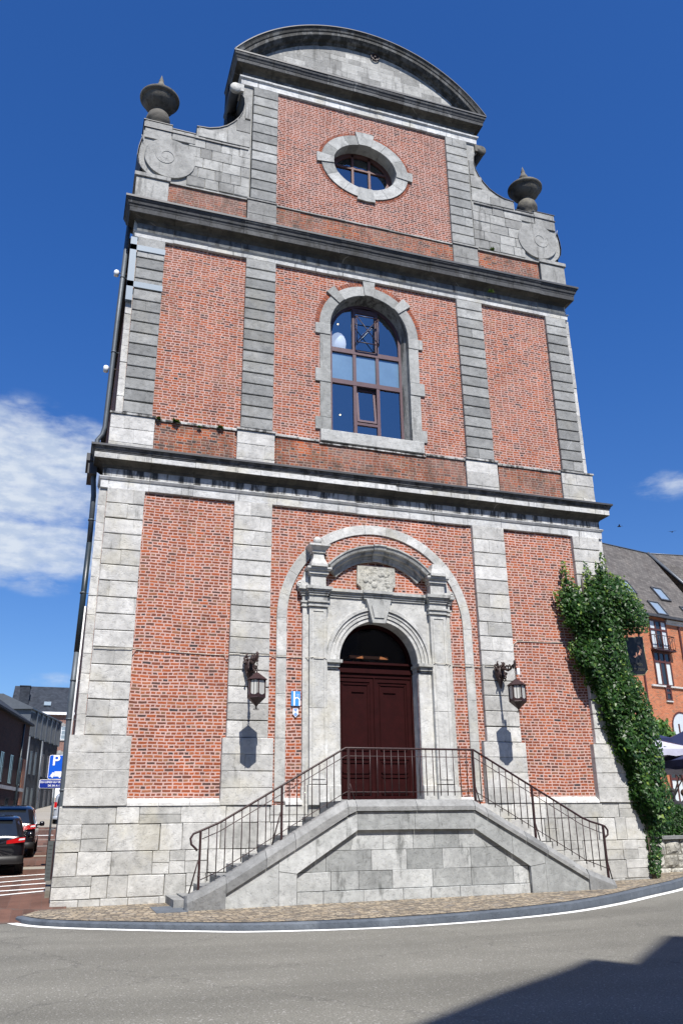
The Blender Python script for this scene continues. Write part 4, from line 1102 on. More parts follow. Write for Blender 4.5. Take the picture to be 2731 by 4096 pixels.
for z in (14.6, 12.4, 8.0, 6.3, 4.4, 3.6, 2.2):
    mb = MB(); xx = {14.6: -6.53, 12.4: -6.57, 8.0: -6.70, 6.3: -6.715, 4.4: -6.73, 3.6: -6.74, 2.2: -6.72}[z]
    mb.lathe([(.066, -.02), (.07, 0), (.066, .02)], xx+6.74, 0, 12, z0=z-.1); mb.tube([(xx+6.74+.05, 0, z-.1), (xx+6.74+.2, 0, z-.1)], .008, 4); mb.link('pipe_clip', M_zinc, DP)
mb = MB(); mb.box(-.20, .06, -.20, .6, 9.28, 9.46); mb.box(-.15, .06, -.16, .6, 8.98, 9.28); mb.link('gutter_end', M_lead, DP)
for z, x, lb in ((14.75, -6.69, 'upper white floodlight on the left edge of the church'), (11.95, -6.71, 'lower white floodlight on the left edge of the church')):
    o = empty('floodlight', (x, .5, z)); tag(o, lb, 'floodlight', 'floodlights on the church side')
    mb = MB(); mb.lathe([(.02, -.07), (.06, -.07), (.065, .06), (.05, .085), (.01, .09)], 0, 0, 12); mb.link('lamp_body', M_lampw, o)
    mb = MB(); mb.tube([(.05, 0, .03), (.35, 0, .03)], .012, 5); mb.link('arm', M_chain, o)

# ------------------------------------------------------------------ urns
def urn(x, z):
    o = empty('stone_urn', (x, .65, z))
    mb = MB(); mb.lathe([(.30, 0), (.30, .35), (.24, .38), (.22, .45), (.29, .55), (.335, .68), (.335, .78), (.29, .92), (.20, 1.02)], 0, 0, 32); mb.link('foot', M_urn, o)
    mb = MB(); mb.lathe([(.20, 1.02), (.165, 1.05), (.20, 1.09), (.31, 1.16), (.41, 1.27), (.47, 1.38), (.485, 1.44), (.49, 1.445), (.525, 1.46), (.555, 1.50), (.56, 1.545), (.53, 1.58), (.40, 1.62), (.22, 1.66), (.14, 1.69)], 0, 0, 40); mb.link('bowl', M_urn, o)
    mb = MB(); mb.lathe([(.13, 1.685), (.17, 1.73), (.13, 1.78), (.10, 1.81), (.11, 1.88), (.15, 1.97), (.145, 2.03), (.10, 2.11), (.07, 2.19), (.06, 2.21), (.07, 2.25), (.04, 2.34), (.005, 2.47)], 0, 0, 14); mb.link('flame_finial', M_urn, o)
    return o
U1 = urn(-5.98, 19.44); tag(U1, 'weathered stone urn on the left shoulder of the gable', 'urn', 'stone urns on the gable')
U2 = copy_tree(U1); U2.location = (5.86, .65, 19.44); U2.rotation_euler = (0, 0, 1.1); tag(U2, 'weathered stone urn on the right shoulder of the gable', 'urn', 'stone urns on the gable')

# ------------------------------------------------------------------ ground, road, kerb, pavement
def ground_mat(name, col, speck=.25, band=0.0, scale=55, bump=.004):
    mt, t, b = new_mat(name); P = t.obj()
    c = t.mul(col, t.ramp(t.noise(P, scale, 5, .85), [(.38, 1-speck), (.62, 1+speck)]))
    if band:
        wt = t.node('ShaderNodeTexVoronoi'); t.put(wt.inputs['Vector'], P); wt.inputs['Scale'].default_value = 60; c = t.mix(t.step(t.white(wt.outputs['Position'])[0], .93, .99), c, (.27, .26, .24)); ck = t.node('ShaderNodeTexVoronoi', feature='DISTANCE_TO_EDGE'); t.put(ck.inputs['Vector'], t.V('ADD', P, t.V('MULTIPLY', t.comb(t.noise(P, 2, 4, .6), t.noise(P, 3, 4, .6), 0), (.8, .8, 0)))); ck.inputs['Scale'].default_value = .22; c = t.mix(t.M('MULTIPLY', t.M('SUBTRACT', 1.0, t.step(ck.outputs['Distance'], .0, .006)), .35), c, (.05, .048, .045))
    c = t.mul(c, t.ramp(t.noise(P, .8, 4, .6), [(.3, .92), (.7, 1.07)]))
    if band:   # wheel-worn bands that follow the bend of the road
        X_, Y_, Z_ = t.sep(P); rad = t.V('LENGTH', t.V('SUBTRACT', P, (-1.5, 9.0, 0)))
        bn = t.noise(t.comb(t.M('MULTIPLY', rad, .62), t.M('MULTIPLY', X_, .10), 0), 1.5, 2, .45)
        c = t.mul(c, t.ramp(bn, [(.36, 1-band), (.60, 1+band*.8)]))
    t.put(b.inputs['Base Color'], c); b.inputs['Roughness'].default_value = .88; b.inputs['Specular IOR Level'].default_value = .25
    v = t.node('ShaderNodeTexVoronoi'); t.put(v.inputs['Vector'], P); v.inputs['Scale'].default_value = scale
    t.put(b.inputs['Normal'], t.bump(v.outputs['Distance'], bump, .8)); return mt
M_road = ground_mat('asphalt', (.150, .145, .124), .46, .13, 55)
M_earth = ground_mat('town_ground', (.16, .15, .13))
M_grit = ground_mat('grey_concrete_street', (.27, .25, .215), .2)
def cobble_mat():
    mt, t, b = new_mat('sandstone_setts'); P = t.obj(); X_, Y_, Z_ = t.sep(P)
    nn = t.node('ShaderNodeTexNoise'); t.put(nn.inputs['Vector'], P); nn.inputs['Scale'].default_value = 3.5; nr, ng, nb = t.sep(nn.outputs['Color'])
    u = t.M('ADD', X_, t.M('MULTIPLY', t.M('SUBTRACT', nr, .5), .10)); v = t.M('ADD', Y_, t.M('MULTIPLY', t.M('SUBTRACT', ng, .5), .16))
    h, L = .098, .125
    row = t.M('FLOOR', t.M('DIVIDE', v, h)); fr = t.M('FRACT', t.M('DIVIDE', v, h))
    uu = t.M('ADD', t.M('DIVIDE', u, L), t.M('MULTIPLY', t.white(t.comb(row, 1, 0))[0], 1.0)); cl = t.M('FLOOR', uu); fu = t.M('FRACT', uu)
    d = t.M('MINIMUM', t.M('MULTIPLY', t.M('MINIMUM', fu, t.M('SUBTRACT', 1.0, fu)), L), t.M('MULTIPLY', t.M('MINIMUM', fr, t.M('SUBTRACT', 1.0, fr)), h))
    d = t.M('ADD', d, t.M('MULTIPLY', t.M('SUBTRACT', t.noise(P, 30, 3, .6), .5), .012))
    m = t.step(d, .004, .017)
    c = t.ramp(t.white(t.comb(cl, row, 0))[0], [(0, (.11, .095, .078)), (.25, (.20, .165, .12)), (.5, (.31, .25, .17)), (.8, (.42, .35, .25)), (1, (.19, .175, .155))])
    c = t.mix(m, (.12, .10, .075), c); c = t.mul(c, t.ramp(t.noise(P, 1.2, 4, .6), [(.3, .78), (.7, 1.12)]))
    t.put(b.inputs['Base Color'], c); b.inputs['Roughness'].default_value = .85
    t.put(b.inputs['Normal'], t.bump(m, .014, 1.0)); return mt
M_cob = cobble_mat()
M_kerb = stone_mat('kerb_bluestone', (.075, .09, .112), (.115, .132, .155), veins=0, mottle=.15, fleck=.2)
def worn_paint():
    mt, t, b = new_mat('worn_white_road_paint'); P = t.obj()
    c = t.mix(t.step(t.noise(P, 16, 6, .75), .60, .68), (.80, .80, .77), (.33, .32, .29)); t.put(b.inputs['Base Color'], c); b.inputs['Roughness'].default_value = .7; return mt
M_paint = worn_paint()
M_red = brick_mat('red_street_pavers', h=.10, L=.2, joint=.004, english=False, mortar=(.12, .085, .07), cols=[(0, (.085, .048, .036)), (.5, (.125, .065, .048)), (1, (.16, .085, .062))], wash=.15, wash_col=(.11, .075, .06))

def zst(y): return 0.0 if y < -1.5 else (.12*(1+y/1.5) if y < 0 else (.12+.031*y if y < 43 else 1.453+.075*(y-43)))
mb = MB(); mb.poly([(-900, -900, -.03), (900, -900, -.03), (900, 900, -.03), (-900, 900, -.03)])
tag(mb.link('ground', M_earth), kind='structure')
mb = MB()
g = 2.0
mb.poly([(-60, -21.5, 0), (60, -21.5, 0), (60, 12, 0), (-60, 12, 0)])
tag(mb.link('road', M_road), kind='structure')
def catmull(P, n=8):
    out = []
    for i in range(len(P)-1):
        p0 = Vector(P[max(i-1, 0)]); p1 = Vector(P[i]); p2 = Vector(P[i+1]); p3 = Vector(P[min(i+2, len(P)-1)])
        for k in range(n):
            s = k/n; out.append(.5*((2*p1)+(-p0+p2)*s+(2*p0-5*p1+4*p2-p3)*s*s+(-p0+3*p1-3*p2+p3)*s**3))
    out.append(Vector(P[-1])); return out
KC = catmull([(-7.30, -1.20), (-7.02, -1.85), (-6.5, -2.42), (-5.65, -3.05), (-4.6, -3.72), (-3.66, -4.2), (-1.85, -4.52), (0, -4.38), (1.9, -3.85), (3.6, -2.95), (5.1, -1.95), (6.8, -.8), (8.6, .7), (11.5, 3.6)], 8)
NR = []
for i in range(len(KC)):
    d = (KC[min(i+1, len(KC)-1)]-KC[max(i-1, 0)]).normalized(); NR.append(Vector((-d.y, d.x)))      # towards the church
zp = lambda x: .092+.0066*(x+6.9)
mb = MB(); step = 4
for i in range(0, len(KC)-1, step):
    rr = []; tt = rnd.random()
    for k in range(i, min(i+step, len(KC)-1)+1):
        c = KC[k]; nv = NR[k]; z = zp(c.x); e = .009*((k == i)-(k == i+step)); d = Vector((nv.y, -nv.x))*e
        f = lambda o, zz: (c.x+nv.x*o-d.x, c.y+nv.y*o-d.y, zz)
        rr.append([f(0, -.05), f(.005, z-.035), f(.03, z-.012), f(.115, z-.008), f(.115, -.05)])
    mb.sweep(rr, True, tt, False, True)
tag(mb.link('kerb', M_kerb), kind='structure')
mb = MB(); rr = [[(c.x-n_.x*.05, c.y-n_.y*.05, .005), (c.x-n_.x*.21, c.y-n_.y*.21, .005)] for c, n_ in zip(KC, NR)]
mb.sweep(rr, False, .5); tag(mb.link('road_marking', M_paint, fix=False), kind='structure')
mb = MB(); inner = [(c.x+n_.x*.115, c.y+n_.y*.115) for c, n_ in zip(KC, NR)]
poly = inner + [(11.5, 6), (6.6, 6), (6.6, .3), (-6.7, .3)]
pl = [[Vector((x, y, 0)) for x, y in poly]]; mb.v = [(x, y, zp(x)) for x, y in poly]
for q in geometry.tessellate_polygon(pl): mb.face(q, .5)
tag(mb.link('pavement', M_cob), kind='structure')
mb = MB(); mb.box(-5.0, -4.45, -2.05, -.9, .08, zp(-4.7)+.006); tag(mb.link('pavement_slab', M_kerb), kind='structure')
mb = MB(); ys = [-1.5, -.7, 0, 10, 20, 30, 38.5]
mb.sweep([[(-14, y, zst(y)+.004), (-6.45, y, zst(y)+.004)] for y in ys], False, .5); tag(mb.link('red_paving', M_red, fix=False), kind='structure')
mb = MB(); ys = [38.5, 43, 50, 60, 80, 95]
mb.sweep([[(-20, y, zst(y)+.004), (-2, y, zst(y)+.004)] for y in ys], False, .5); tag(mb.link('street', M_grit, fix=False), kind='structure')
mb = MB()
for yl, yr_ in ((6.10, 6.62), (4.72, 5.42), (3.75, 4.26), (2.75, 3.17), (1.84, 2.59)):
    w_ = .085
    mb.poly([(-9.2, yl-(yr_-yl)-w_, zst(yl-(yr_-yl))+.012), (-6.86, yr_-w_, zst(yr_-w_)+.012), (-6.86, yr_+w_, zst(yr_+w_)+.012), (-9.2, yl-(yr_-yl)+w_, zst(yl-(yr_-yl)+w_)+.012)])
mb.poly([(-9.2, 27.7, zst(27.7)+.012), (-6.7, 27.7, zst(27.7)+.012), (-6.7, 28.2, zst(28.2)+.012), (-9.2, 28.2, zst(28.2)+.012)])
tag(mb.link('crossing_marking', M_paint, fix=False), kind='structure')
mb = MB()
for y, w_ in ((39.0, .3), (34.7, .25), (23.8, .2), (19.1, .2), (13.5, .25), (8.7, .42)): mb.poly([(-12, y-w_, zst(y-w_)+.009), (-6.6, y-w_, zst(y-w_)+.009), (-6.6, y+w_, zst(y+w_)+.009), (-12, y+w_, zst(y+w_)+.009)])
tag(mb.link('paving_strip', M_grit, fix=False), kind='structure')
mb = MB(); mb.box(-6.86, -6.62, 1.3, 7.5, .0, .30); tag(mb.link('side_kerb', M_jointl), kind='structure')

# ------------------------------------------------------------------ slatted cabinet, bollard foot and parking sign by the left wall
o = empty('slatted_board', (-6.80, 2.4, .3)); tag(o, 'narrow grey slatted metal board with a loop handle against the left side wall', 'board')
mb = MB(); mb.box(-.095, .04, -.03, .03, .12, .92)
for k in range(9): mb.box(-.07, .0, -.036, -.029, .20+k*.078, .215+k*.078)
mb.link('panel', plain('grey_green_metal', (.065, .075, .075), .6), o)
mb = MB(); mb.tube([(-.07, 0, .92), (-.07, 0, 1.12), (-.045, 0, 1.17), (.03, 0, 1.18)], .014, 6); mb.link('handle', M_zinc, o)
mb = MB(); mb.box(.02, .05, -.035, .035, .15, .90); mb.link('edge_strip', M_iron, o)
PS = empty('parking_sign', (-6.885, 8.0, zst(8))); tag(PS, 'blue lorry parking sign with hours plate on a post behind the left corner', 'traffic sign')
def rrect(w_, h_, r, n=5):
    pts = []
    for cx, cz, a0 in ((w_/2-r, h_/2-r, 0), (-w_/2+r, h_/2-r, 90), (-w_/2+r, -h_/2+r, 180), (w_/2-r, -h_/2+r, 270)):
        for k in range(n+1): a = R(a0+90*k/n); pts.append((cx+r*math.cos(a), cz+r*math.sin(a)))
    return pts
zb = zst(8)
mb = MB(); mb.prism([(x, z+3.08-zb) for x, z in rrect(.44, .66, .05)], -.03, -.012, .5); mb.link('sign_border', M_whitep, PS)
mb = MB(); mb.prism([(x, z+3.08-zb) for x, z in rrect(.415, .635, .045)], -.036, -.029, .5); pl1 = mb.link('sign_plate', M_signb, PS)
text_mesh('letter', 'P', .40, M_whitep, PS, (-.03, -.040, 3.13-zb), ext=.002)
mb = MB()   # lorry
for q in ([(-.14, 2.83), (-.05, 2.83), (-.05, 2.93), (-.10, 2.93), (-.12, 2.88), (-.14, 2.87)], [(-.04, 2.84), (.17, 2.84), (.17, 2.96), (-.04, 2.96)], [(-.17, 2.82), (.18, 2.82), (.18, 2.835), (-.17, 2.835)]): mb.prism([(x, z-zb) for x, z in q], -.041, -.036)
for cx in (-.09, .11): mb.prism([(cx+.028*math.cos(a*PI/8), 2.815-zb+.028*math.sin(a*PI/8)) for a in range(16)], -.042, -.036)
mb.link('lorry_symbol', M_whitep, PS)
mb = MB(); mb.prism([(x+.0, z+2.62-zb) for x, z in rrect(.84, .235, .035)], -.03, -.012, .5); mb.link('plate_border', M_whitep, PS)
mb = MB(); mb.prism([(x+.0, z+2.62-zb) for x, z in rrect(.815, .21, .03)], -.036, -.029, .5); mb.link('hours_plate', M_signn, PS)
text_mesh('lettering', 'DU LUNDI AU VENDREDI', .072, M_whitep, PS, (.0, -.040, 2.645-zb), sx=.98); text_mesh('lettering', 'DE 5H A 11H', .072, M_whitep, PS, (.02, -.040, 2.55-zb))
mb = MB(); mb.tube([(0, .02, 0), (0, .02, 3.3-zb)], .03, 8); mb.link('post', M_zinc, PS)

# ------------------------------------------------------------------ vehicles
M_black = plain('black_car_paint', (.006, .007, .010), .22, noise=.05, spec=.6, coat=1.0)
M_silver = plain('silver_car_paint', (.42, .46, .52), .28, metal=.3, noise=.04, coat=.6)
M_carglass = plain('tinted_car_glass', (.012, .014, .016), .06, spec=.8, coat=.5)
M_tyre = plain('tyre_rubber', (.012, .012, .013), .85)
M_rim = plain('alloy_rim', (.30, .31, .32), .3, metal=.8)
M_tail = plain('red_tail_lamp', (.42, .006, .008), .15, coat=1.0); M_clear = plain('clear_lamp', (.62, .62, .64), .12, coat=1.0)
M_plas = plain('black_bumper_plastic', (.014, .014, .015), .5)
def vehicle(name, loc, rz, L, W, H, paint, van=False):
    """local axes: +y forward, rear bumper at y=0, right side +x"""
    root = empty(name, loc, rz)
    hw = W/2
    if van: roof = [(0, .92), (.03, .97), (.10, .995), (.5, 1.0), (.72, .98), (.80, .90), (.86, .72), (.93, .60), (1.0, .42)]; belt = lambda f: .52 if f < .85 else .50
    else: roof = [(0, .60), (.04, .72), (.10, .90), (.17, .975), (.32, 1.0), (.52, .98), (.62, .90), (.74, .68), (.84, .62), (.94, .54), (1.0, .42)]; belt = lambda f: .60 - .03*f
    def rz_(f):
        for (a, x), (b2, y) in zip(roof[:-1], roof[1:]):
            if a <= f <= b2: return (x+(y-x)*(f-a)/(b2-a))*H
        return .4*H
    fs = [0, .015, .04, .07, .11, .16, .22, .30, .40, .50, .58, .64, .70, .76, .84, .92, .97, 1.0]
    def prof(f):
        end = min(f/.05, (1-f)/.08, 1.0); wq = hw*(.88+.12*math.sin(min(1, end)*PI/2))
        top = rz_(f); bz = min(belt(f)*H, top-.03)
        tw = wq*(.80 if not van else .90) if top > bz+.12 else wq*.93
        zb = .20+(.10 if f < .03 or f > .96 else 0)
        half = [(0, zb), (wq*.86, zb), (wq*.97, zb+.10), (wq, H*.32), (wq*1.0, bz*.86), (wq*.965, bz), (tw+(wq*.965-tw)*.35, bz+(top-bz)*.62), (tw, top-.055 if top > bz+.08 else top-.01), (tw*.82, top-.008), (0, top+.012)]
        return half
    rings = []
    for f in fs:
        h = prof(f); y = f*L
        rings.append([(x, y, z) for x, z in h] + [(-x, y, z) for x, z in reversed(h[1:-1])])
    mb = MB(); mb.sweep(rings, True, .5, True, True)
    body = mb.link('body', paint, root)
    sub = body.modifiers.new('s', 'SUBSURF'); sub.levels = 1; sub.render_levels = 1; bake(body)
    # side glass following the body
    def side(f, k):  # k 0..1 between belt and roof edge
        h = prof(f); a, c, e = h[5], h[6], h[7]
        if k < .62: q = k/.62; return (a[0]+(c[0]-a[0])*q, a[1]+(c[1]-a[1])*q)
        q = (k-.62)/.38; return (c[0]+(e[0]-c[0])*q, c[1]+(e[1]-c[1])*q)
    for s in (-1, 1):
        for (f0, f1) in (((.14, .36), (.375, .60)) if not van else ((.06, .30), (.33, .56), (.58, .80))):
            mb = MB(); rr = []
            for q in range(6):
                f = f0+(f1-f0)*q/5; kk = (.08, .45, .88)
                rr.append([(s*(side(f, k)[0]+.012), f*L, side(f, k)[1]) for k in kk])
            mb.sweep(rr, False, .5, True); mb.link('side_window', M_carglass, root, fix=False)
    # rear glass
    mb = MB()
    if van: z0, z1, y0, y1, wa, wb = .58*H, .90*H, -.012, .03, hw*.80, hw*.74
    else: z0, z1, y0, y1, wa, wb = .635*H, .90*H, .02*L-.02, .095*L-.03, hw*.78, hw*.66
    mb.sweep([[(-wa, y0, z0), (0, y0-.03, z0-.01), (wa, y0, z0)], [(-(wa+wb)/2, (y0+y1)/2-.015, (z0+z1)/2), (0, (y0+y1)/2-.045, (z0+z1)/2), ((wa+wb)/2, (y0+y1)/2-.015, (z0+z1)/2)], [(-wb, y1-.01, z1), (0, y1-.03, z1), (wb, y1-.01, z1)]], False, .5, True)
    mb.link('rear_window', M_carglass, root, fix=False)
    # lamps, bumper, plate
    for s in (-1, 1):
        mb = MB()
        if van: mb.box(s*hw*.80, s*hw*.985, -.02, .10, .52*H, .70*H)
        else:
            mb.prism([(s*hw*.50, .50*H), (s*hw*.995, .53*H), (s*hw*1.0, .61*H), (s*hw*.80, .60*H), (s*hw*.50, .555*H)], -.015, .17)
        mb.link('tail_lamp', M_tail, root)
        mb = MB()
        if van: mb.box(s*hw*.80, s*hw*.985, -.022, .09, .485*H, .515*H)
        else: mb.prism([(s*hw*.82, .555*H), (s*hw*.99, .565*H), (s*hw*.985, .595*H), (s*hw*.84, .585*H)], -.024, .10)
        mb.link('reversing_lamp', M_clear, root)
    mb = MB(); bz = .25; mb.sweep([[(x*1.0, y, bz), (x*1.0, y-.03, bz+.05), (x, y-.03, bz+.17), (x, y+.03, bz+.20)] for x, y in ((-hw*1.0, .22), (-hw*.97, .06), (-hw*.8, -.02), (0, -.05), (hw*.8, -.02), (hw*.97, .06), (hw*1.0, .22))], False, .5, True); mb.link('rear_bumper', M_plas if not van else paint, root, fix=False)
    mb = MB(); mb.box(-.26, .26, -.075, -.06, .42*H-.055, .42*H+.055); mb.link('number_plate', M_whitep, root)
    if not van:
        mb = MB(); mb.box(-hw*.6, hw*.6, .08*L-.10, .12*L, .955*H, .975*H); mb.link('spoiler', paint, root)
        mb = MB(); mb.tube([(0, .14*L, .97*H), (0, .10*L, 1.0*H+.22)], .006, 4); mb.link('antenna', M_plas, root)
    for s in (-1, 1):
        mb = MB(); mb.lathe([(.01, -.09), (.07, -.08), (.09, 0), (.07, .08), (.01, .09)], 0, 0, 8)
        mb.v = [(s*(hw+.12)+x*1.0, .60*L+y*.8, belt(.6)*H+.06+z*.9) for x, y, z in mb.v]; mb.box(s*(hw-.06), s*(hw+.08), .60*L-.02, .60*L+.03, belt(.6)*H+.0, belt(.6)*H+.05); mb.link('wing_mirror', paint, root)
    for s in (-1, 1):
        for f in (.18, .82):
            def wheel(pr, m_, nm, par):
                w_ = MB(); w_.lathe(pr, 0, 0, 24)
                w_.v = [(s*(hw-.10)+z*s, f*L+x, .33+y) for x, y, z in w_.v]; return w_.link(nm, m_, par)
            t_ = wheel([(.20, -.10), (.30, -.10), (.33, -.07), (.33, .07), (.30, .10), (.20, .10), (.20, .07)], M_tyre, 'wheel', root)
            wheel([(.01, .05), (.06, .085), (.19, .07), (.205, .095), (.205, .06)], M_rim, 'rim', t_)
            a = MB(); a.sweep([[(s*(hw+.008), f*L+r*math.cos(k*PI/12), .33+r*math.sin(k*PI/12)) for r in (.345, .385)] for k in range(13)], False, .5); a.link('wheel_arch', M_plas, root, fix=False)
    return root
c = vehicle('parked_car', (-8.36, 6.4, zst(7.6)), 0.02, 4.2, 1.78, 1.46, M_black); tag(c, 'black hatchback with red tail lamps, nearest car in the left street', 'car', 'cars in the side street')
c = vehicle('parked_car', (-8.27, 12.6, zst(14)), -0.015, 4.6, 1.86, 1.62, M_black); tag(c, 'black sport utility car with sticker in its rear window, behind the hatchback', 'car', 'cars in the side street')
mb = MB(); mb.box(-.75, -.25, .055, .06, 1.25, 1.34); mb.link('window_sticker', M_whitep, c)
c = vehicle('parked_van', (-5.87, 43, zst(44)), 0.0, 4.6, 1.86, 1.88, M_silver, van=True); tag(c, 'silver van half hidden behind the left corner of the church', 'van')

# ------------------------------------------------------------------ buildings of the left street
M_dbrick = brick_mat('dark_brick_terrace', cols=[(0, (.03, .016, .014)), (.5, (.06, .022, .017)), (1, (.085, .03, .022))], mortar=(.06, .045, .04), wash=.2, wash_col=(.05, .03, .025))
M_fbrick = brick_mat('far_brick_house', cols=[(0, (.12, .05, .04)), (.5, (.20, .075, .05)), (1, (.27, .11, .08))], mortar=(.27, .21, .18), wash=.2, wash_col=(.2, .1, .08))
M_rubble = stone_mat('dark_rubble_stone', (.03, .032, .035), (.08, .085, .09), veins=0, bump=.05, mottle=.5, fleck=.8)
M_zclad = plain('grey_zinc_cladding', (.10, .112, .125), .45, metal=.3, noise=.15, scale=2)
M_slroof = brick_mat('dark_slate_roof', h=.16, L=.26, joint=.006, english=False, cols=[(0, (.025, .030, .040)), (1, (.042, .050, .064))], mortar=(.012, .014, .018), wash=.1, wash_col=(.05, .06, .07))
def wall_frame(p0, p1):
    """local frame: x along wall, y into the building"""
    d = Vector((p1[0]-p0[0], p1[1]-p0[1])); return d.length, math.atan2(d.y, d.x)
def facade_window(par, x, z0, z1, w_, frame_m, glass_m, surround_m=None, bars=(1, 1), y=0.0, arch=False):
    mb = MB(); f = .05
    for a, b2, c_, d in ((x-w_/2, x+w_/2, z0, z0+f), (x-w_/2, x+w_/2, z1-f, z1), (x-w_/2, x-w_/2+f, z0+f, z1-f), (x+w_/2-f, x+w_/2, z0+f, z1-f)): mb.box(a, b2, y-.02, y+.05, c_, d)
    for k in range(bars[0]): xx = x-w_/2+w_*(k+1)/(bars[0]+1); mb.box(xx-.02, xx+.02, y-.015, y+.045, z0+f, z1-f)
    for k in range(bars[1]): zz = z0+(z1-z0)*(k+1)/(bars[1]+1); mb.box(x-w_/2+f, x+w_/2-f, y-.012, y+.042, zz-.02, zz+.02)
    o = mb.link('window', frame_m, par)
    mb = MB(); mb.poly([(x-w_/2, y+.0, z0), (x+w_/2, y+.0, z0), (x+w_/2, y+.0, z1), (x-w_/2, y+.0, z1)]); mb.link('pane', glass_m, o, fix=False)
    if surround_m:
        mb = MB(); s = .14
        mb.box(x-w_/2-s, x+w_/2+s, y-.06, y+.02, z0-.16, z0-.002, .6)
        pts = [(x-w_/2-s, z1), (x-w_/2-s, z1+.12), (x-w_/4, z1+.26), (x+w_/4, z1+.26), (x+w_/2+s, z1+.12), (x+w_/2+s, z1)]; mb.prism(pts, y-.04, y+.02, .5); mb.prism([(x-.12, z1+.01), (x+.12, z1+.01), (x+.16, z1+.34), (x-.16, z1+.34)], y-.07, y, .7)
        mb.box(x-w_/2-s, x-w_/2-.002, y-.035, y+.02, z0, z1, .4); mb.box(x+w_/2+.002, x+w_/2+s, y-.035, y+.02, z0, z1, .4)
        mb.link('window_surround', surround_m, o)
    return o
M_dglass = plain('dark_reflecting_pane', (.02, .025, .03), .08, spec=.8)
M_skyglass = plain('bright_reflecting_pane', (.22, .27, .30), .08, spec=1.0)
# brick terrace
ln, ang = wall_frame((-10.18-.6, 28), (-8.80, 41)); b0 = zst(34)
BT = empty('terraced_house', (-10.78, 28, b0), ang); tag(BT, 'dark brick terraced house with orange brick edge at the left edge of the street', 'house')
mb = MB(); mb.box(0, ln, 0, 7, -1, 7.55-b0); mb.link('wall', M_dbrick, BT)
mb = MB(); mb.sweep([[(x, -.25, 7.5-b0), (x, -.25, 7.62-b0), (x, 3.5, 10.2-b0), (x, 7.2, 7.6-b0)] for x in (-.1, ln+.12)], True, .5, False, True); rf = mb.link('roof', M_slroof, BT)
mb = MB(); Mr = Matrix.Translation((ln-8.5, .9, 8.52-b0)) @ Matrix.Rotation(math.atan2(2.6, 3.75), 4, 'X'); mb.box(-.5, .5, -.45, .45, -.05, .10, .5, Mr); mb.link('skylight', M_skyglass, rf)
mb = MB(); mb.box(ln-1.0, ln+.02, -.02, .0, -1, 5.4-b0+.0); mb.link('brick_edge', brick_mat('orange_brick_edge', cols=[(0, (.30, .09, .04)), (1, (.42, .15, .06))], mortar=(.3, .2, .15), wash=0), BT)
for k, xx in enumerate((3.2, 6.0, 8.6, 11.2)):
    facade_window(BT, xx, 2.6, 4.2, .9, M_dglass, M_dglass, None, (1, 1), -.012); facade_window(BT, xx, .2, 1.8, .9, M_dglass, M_dglass, None, (1, 1), -.012)
mb = MB(); mb.box(0, ln, -.05, 0, 2.25, 2.45); mb.link('string_course', M_white, BT)
mb = MB(); mb.tube([(ln-2.4, -.10, 7.4-b0), (ln-2.4, -.10, -.5)], .06, 6); mb.link('downpipe', M_zincd, BT)
# stone and zinc building
ln, ang = wall_frame((-9.30, 53.6), (-7.0, 63.4)); b0 = 2.0
SB = empty('warehouse', (-9.30, 53.6, b0), ang); tag(SB, 'dark rough stone building with zinc upper floor farther up the street', 'building')
mb = MB(); mb.box(0, ln, 0, 8, -1, 8.05-b0); mb.link('wall', M_rubble, SB)
mb = MB(); mb.box(-.02, ln+.05, -.05, 8, 8.05-b0, 10.1-b0)
for k in range(42): 
    if k % 7 == 6: mb.box(.15+k*.235, .15+k*.235+.30, -.16, -.04, 8.0-b0, 10.2-b0)
    else: mb.box(.2+k*.235, .2+k*.235+.06, -.11, -.05, 8.1-b0, 9.9-b0)
mb.link('zinc_storey', M_zclad, SB)
mb = MB(); mb.sweep([[(x, -.2, 10.1-b0), (x, -.2, 10.22-b0), (x, 2.2, 11.3-b0), (x, 8.2, 11.3-b0), (x, 8.2, 10.1-b0)] for x in (-.3, ln+.1)], True, .5, False, True); mb.link('roof', M_zclad, SB)
for xx in (1.6, 3.0, 5.4, 7.2, 8.8):
    facade_window(SB, xx, 3.2, 5.0, .55, M_zclad, M_dglass, None, (1, 0), -.02); facade_window(SB, xx, .3, 2.2, .55, M_zclad, M_dglass, None, (1, 0), -.02)
for xx in (.15, 4.2): 
    mb = MB(); mb.tube([(xx, -.12, 8.0-b0), (xx, -.12, -.2)], .07, 6); mb.link('downpipe', M_zclad, SB)
mb = MB(); stack(mb, 4.5, 4.9, -.5, 6.0, 16, -.05, 0, .01, .01, .01); mb.link('quoin', M_base, SB)
# far house
FH = empty('far_house', (-12.2, 77, 3.2)); tag(FH, 'brick house with slate roof and white windows closing the end of the left street', 'house')
b0 = 3.2
mb = MB(); mb.box(0.3, 14, 0, 10, -1, 12.45-b0); mb.link('wall', M_fbrick, FH)
mb = MB(); mb.sweep([[(x, -.35, 12.55-b0), (x, 5, 16.0-b0), (x, 10.4, 12.5-b0)] for x in (0, 14.2)], True, .5, False, True); rf = mb.link('roof', M_slroof, FH)
mb = MB(); mb.box(.0, 14, -.38, -.02, 12.35-b0, 12.62-b0); mb.link('gutter', M_whitep, FH)
mb = MB(); mb.box(.75, 1.75, 1.0, 2.6, 12.5-b0, 15.4-b0); mb.box(.68, 1.82, .94, 2.66, 15.4-b0, 15.5-b0); mb.link('chimney', M_slroof, rf)
Mr = Matrix.Translation((3.7, 1.05, 13.6-b0)) @ Matrix.Rotation(math.atan2(3.45, 5.35), 4, 'X'); mb = MB(); mb.box(-.36, .36, -.42, .42, -.05, .08, .5, Mr); mb.link('skylight', M_skyglass, rf)
